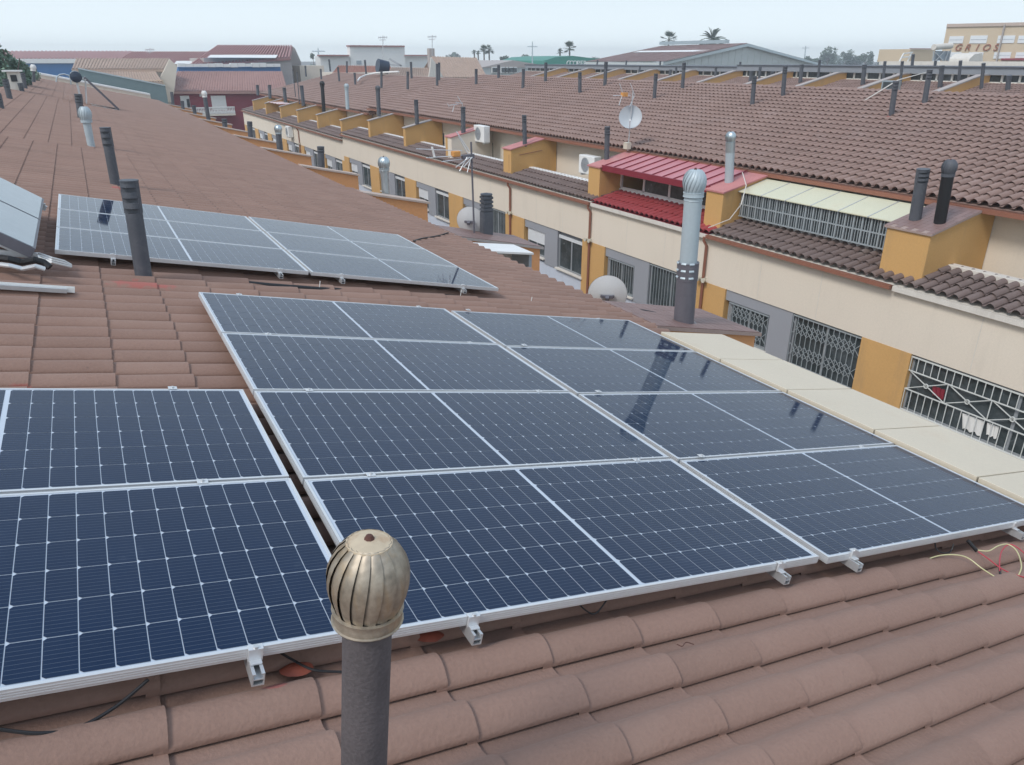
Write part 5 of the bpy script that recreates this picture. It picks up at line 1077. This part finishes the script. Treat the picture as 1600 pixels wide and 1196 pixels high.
# ------------------------------------------------------------------ trees
def crown_mesh(mb, c, rx, rz, n, sz, seed, lobes=7):
    rnd = np.random.RandomState(seed); L_ = []
    for _ in range(lobes):
        a = rnd.rand()*2*pi; u = rnd.rand()*1.6-.6; L_.append((c[0]+rx*.6*math.cos(a), c[1]+rx*.6*math.sin(a), c[2]+rz*.55*u, rx*(.32+.28*rnd.rand())))
    for i in range(n):
        q = L_[rnd.randint(lobes)]; d = rnd.normal(size=3); d /= np.linalg.norm(d); r_ = q[3]*(.55+.5*rnd.rand()); p = Vector((q[0]+d[0]*r_, q[1]+d[1]*r_, q[2]+d[2]*r_*rz/rx*.9))
        a = Vector(rnd.normal(size=3)).normalized(); b = a.cross(Vector(rnd.normal(size=3))).normalized(); s_ = sz*(.6+.8*rnd.rand())
        mb.add([p-a*s_, p-b*s_*.6, p+a*s_, p+b*s_*.6], [(0, 1, 2, 3)])
def tree(x, ytop, ybase_px, wpx, Y, lab, seed, m=LEAF, n=900, grp='broadleaved trees on the horizon', stem=True, fl=1.0):
    top = onY(x, ytop, Y); low = onY(x, ybase_px, Y); h = top.z-low.z; pxm = h/(ybase_px-ytop); rx = wpx*pxm/2; c = (top.x, Y, (top.z+low.z)/2)
    o = thing('tree', lab, 'tree', (top.x, Y, GZ), grp); mb = MB(); crown_mesh(mb, c, rx, h/2, n, rx*.13*fl, seed); mb.build('crown', m, o)
    t_ = MB(); t_.tube([(top.x, Y, GZ), (top.x+.1, Y, c[2]-h*.3), (top.x, Y, c[2]+h*.2)], [rx*.12, rx*.08, rx*.03], 7)
    for a in range(4): an = a*1.6+seed; t_.tube([(top.x, Y, c[2]-h*.3), (top.x+rx*.5*math.cos(an), Y+rx*.5*math.sin(an), c[2]+h*.1)], [rx*.05, rx*.02], 5)
    t_.build('trunk', BARK, o)
tree(-6, 34, 175, 84, 46, 'bushy green tree at the left edge behind the roof ridge', 3, LEAFB, 5200, grp=None, fl=.55)
tree(38, 100, 140, 40, 58, 'low green shrub crown just right of the left edge tree', 5, LEAFB, 2200, grp=None, fl=.6)
for i, (x, yt, yb_, w_, lab) in enumerate([(1297, 72, 106, 27, 'rounded dark tree right of the big warehouse'), (1324, 76, 100, 20, 'umbrella shaped dark tree right of the rounded one'), (1356, 78, 108, 24, 'bushy tree left of the dark hut'), (1385, 83, 105, 22, 'tree just left of the long white terrace wall'), (1338, 86, 110, 30, 'low tree between the umbrella shaped and bushy trees'), (1270, 86, 108, 26, 'low tree beside the warehouse end'), (488, 83, 96, 10, 'lone taller tree on the skyline left of the white building'), (822, 84, 100, 14, 'dark rounded tree behind the workshop'), (790, 87, 100, 20, 'tree behind the workshop roof peak')]):
    tree(x, yt, yb_, w_, 230, lab, 20+i, LEAF, 700)
def palm(x, yc, Y, r_px, lab, seed, fan=True, trunk_r=.2):
    c = onY(x, yc, Y); pm = (onY(x, yc-10, Y).z-c.z)/10; r_ = r_px*pm; rnd = random.Random(seed); o = thing('palm_tree', lab, 'palm tree', (c.x, Y, GZ), 'palm trees on the horizon')
    MB().tube([(c.x, Y, GZ), (c.x+.2, Y, (GZ+c.z)/2), tuple(c)], [trunk_r*1.5, trunk_r, trunk_r], 8).build('trunk', BARK, o)
    for k in range(26 if fan else 34):
        az = rnd.random()*2*pi; el = rnd.uniform(-.7, 1.45); ln = r_*rnd.uniform(.8, 1.05); mb = MB(); d = Vector((math.cos(az)*math.cos(el), math.sin(az)*math.cos(el), math.sin(el))); s_ = d.cross(Vector((0, 0, 1))).normalized()
        pts_ = [c+d*ln*t_+Vector((0, 0, -ln*.35*t_*t_*(1 if el > -.2 else .3))) for t_ in (0, .2, .4, .6, .8, 1)]
        mb.tube(pts_, [.05*pm*12]*5+[.01], 4, cap=False) if not fan else mb.tube([c, pts_[2]], .03, 4, cap=False)
        if fan:
            q = pts_[2]
            for j in range(9): aa = -1.25+2.5*j/8; e2 = q+(d*math.cos(aa)+s_*math.sin(aa))*ln*.55; mb.add([q, q.lerp(e2, .5)+s_*.09*ln*.5, e2+Vector((0, 0, -ln*.05)), q.lerp(e2, .5)-s_*.09*ln*.5], [(0, 1, 2, 3)])
        else:
            for j in range(14):
                t_ = .12+.86*j/13; q = pts_[0].lerp(pts_[5], t_)+Vector((0, 0, ln*.35*(t_-t_*t_)*.9)); L_ = ln*.26*(1-.5*t_)
                for sg_ in (-1, 1): e2 = q+(d*.6+s_*sg_+Vector((0, 0, -.35))).normalized()*L_; mb.add([q-d*.04*ln, q+d*.02*ln, e2], [(0, 1, 2)])
        mb.build('frond', LEAFP, o)
palm(756, 79, 190, 12, 'right one of the tall twin fan palms left of the workshop', 1); palm(764, 78, 191, 12, 'rightmost tall fan palm of the left group', 9)
palm(741, 82.5, 200, 6, 'short fan palm left of the twin fan palms', 2); palm(747, 82.5, 202, 5.5, 'short fan palm touching the twin fan palms', 8)
palm(890, 75, 170, 15, 'bushy palm above the green hall', 3); palm(875, 81, 172, 7.5, 'small palm left of the bushy palm over the green hall', 4)
palm(1045, 62, 150, 19, 'fan palm rising behind the left end of the warehouse ridge', 5); palm(1113, 61, 148, 29, 'large feathery date palm behind the warehouse roof', 6, fan=False, trunk_r=.4)
# distant wooded plain
mb = MB(); rnd = np.random.RandomState(4)
for i in range(26000):
    x = rnd.uniform(-120, 1720); Y = rnd.uniform(280, 560); base_h = 5.5+3*math.sin(x*.021)+2*math.sin(x*.063+1)+1.2*math.sin(x*.17); p = onY(x, 92, Y); p.z = GZ+rnd.rand()**.6*max(4, base_h)*(1+(Y-280)/700); s_ = .9+rnd.rand()*.9
    a = Vector(rnd.normal(size=3)).normalized(); b = a.cross(Vector(rnd.normal(size=3))).normalized(); mb.add([p-a*s_, p-b*s_*.6, p+a*s_, p+b*s_*.6], [(0, 1, 2, 3)])
mb.build('distant_woodland', LEAF, kind='stuff', label='low blue green woodland along the flat horizon')

# ------------------------------------------------------------------ haze in the air
hz = MB().box(-330, 560, -60, 620, GZ-1, 9); ho = hz.build('haze', ASPH, kind='stuff', label='thin pale haze over the whole town')
hm = bpy.data.materials.new('haze_air'); hm.use_nodes = True; n_ = hm.node_tree.nodes; n_.clear(); pv = n_.new('ShaderNodeVolumePrincipled'); om = n_.new('ShaderNodeOutputMaterial')
pv.inputs['Color'].default_value = (.90, .95, 1, 1); pv.inputs['Density'].default_value = .0013; pv.inputs['Anisotropy'].default_value = .2; hm.node_tree.links.new(pv.outputs[0], om.inputs['Volume']); ho.data.materials.clear(); ho.data.materials.append(hm)
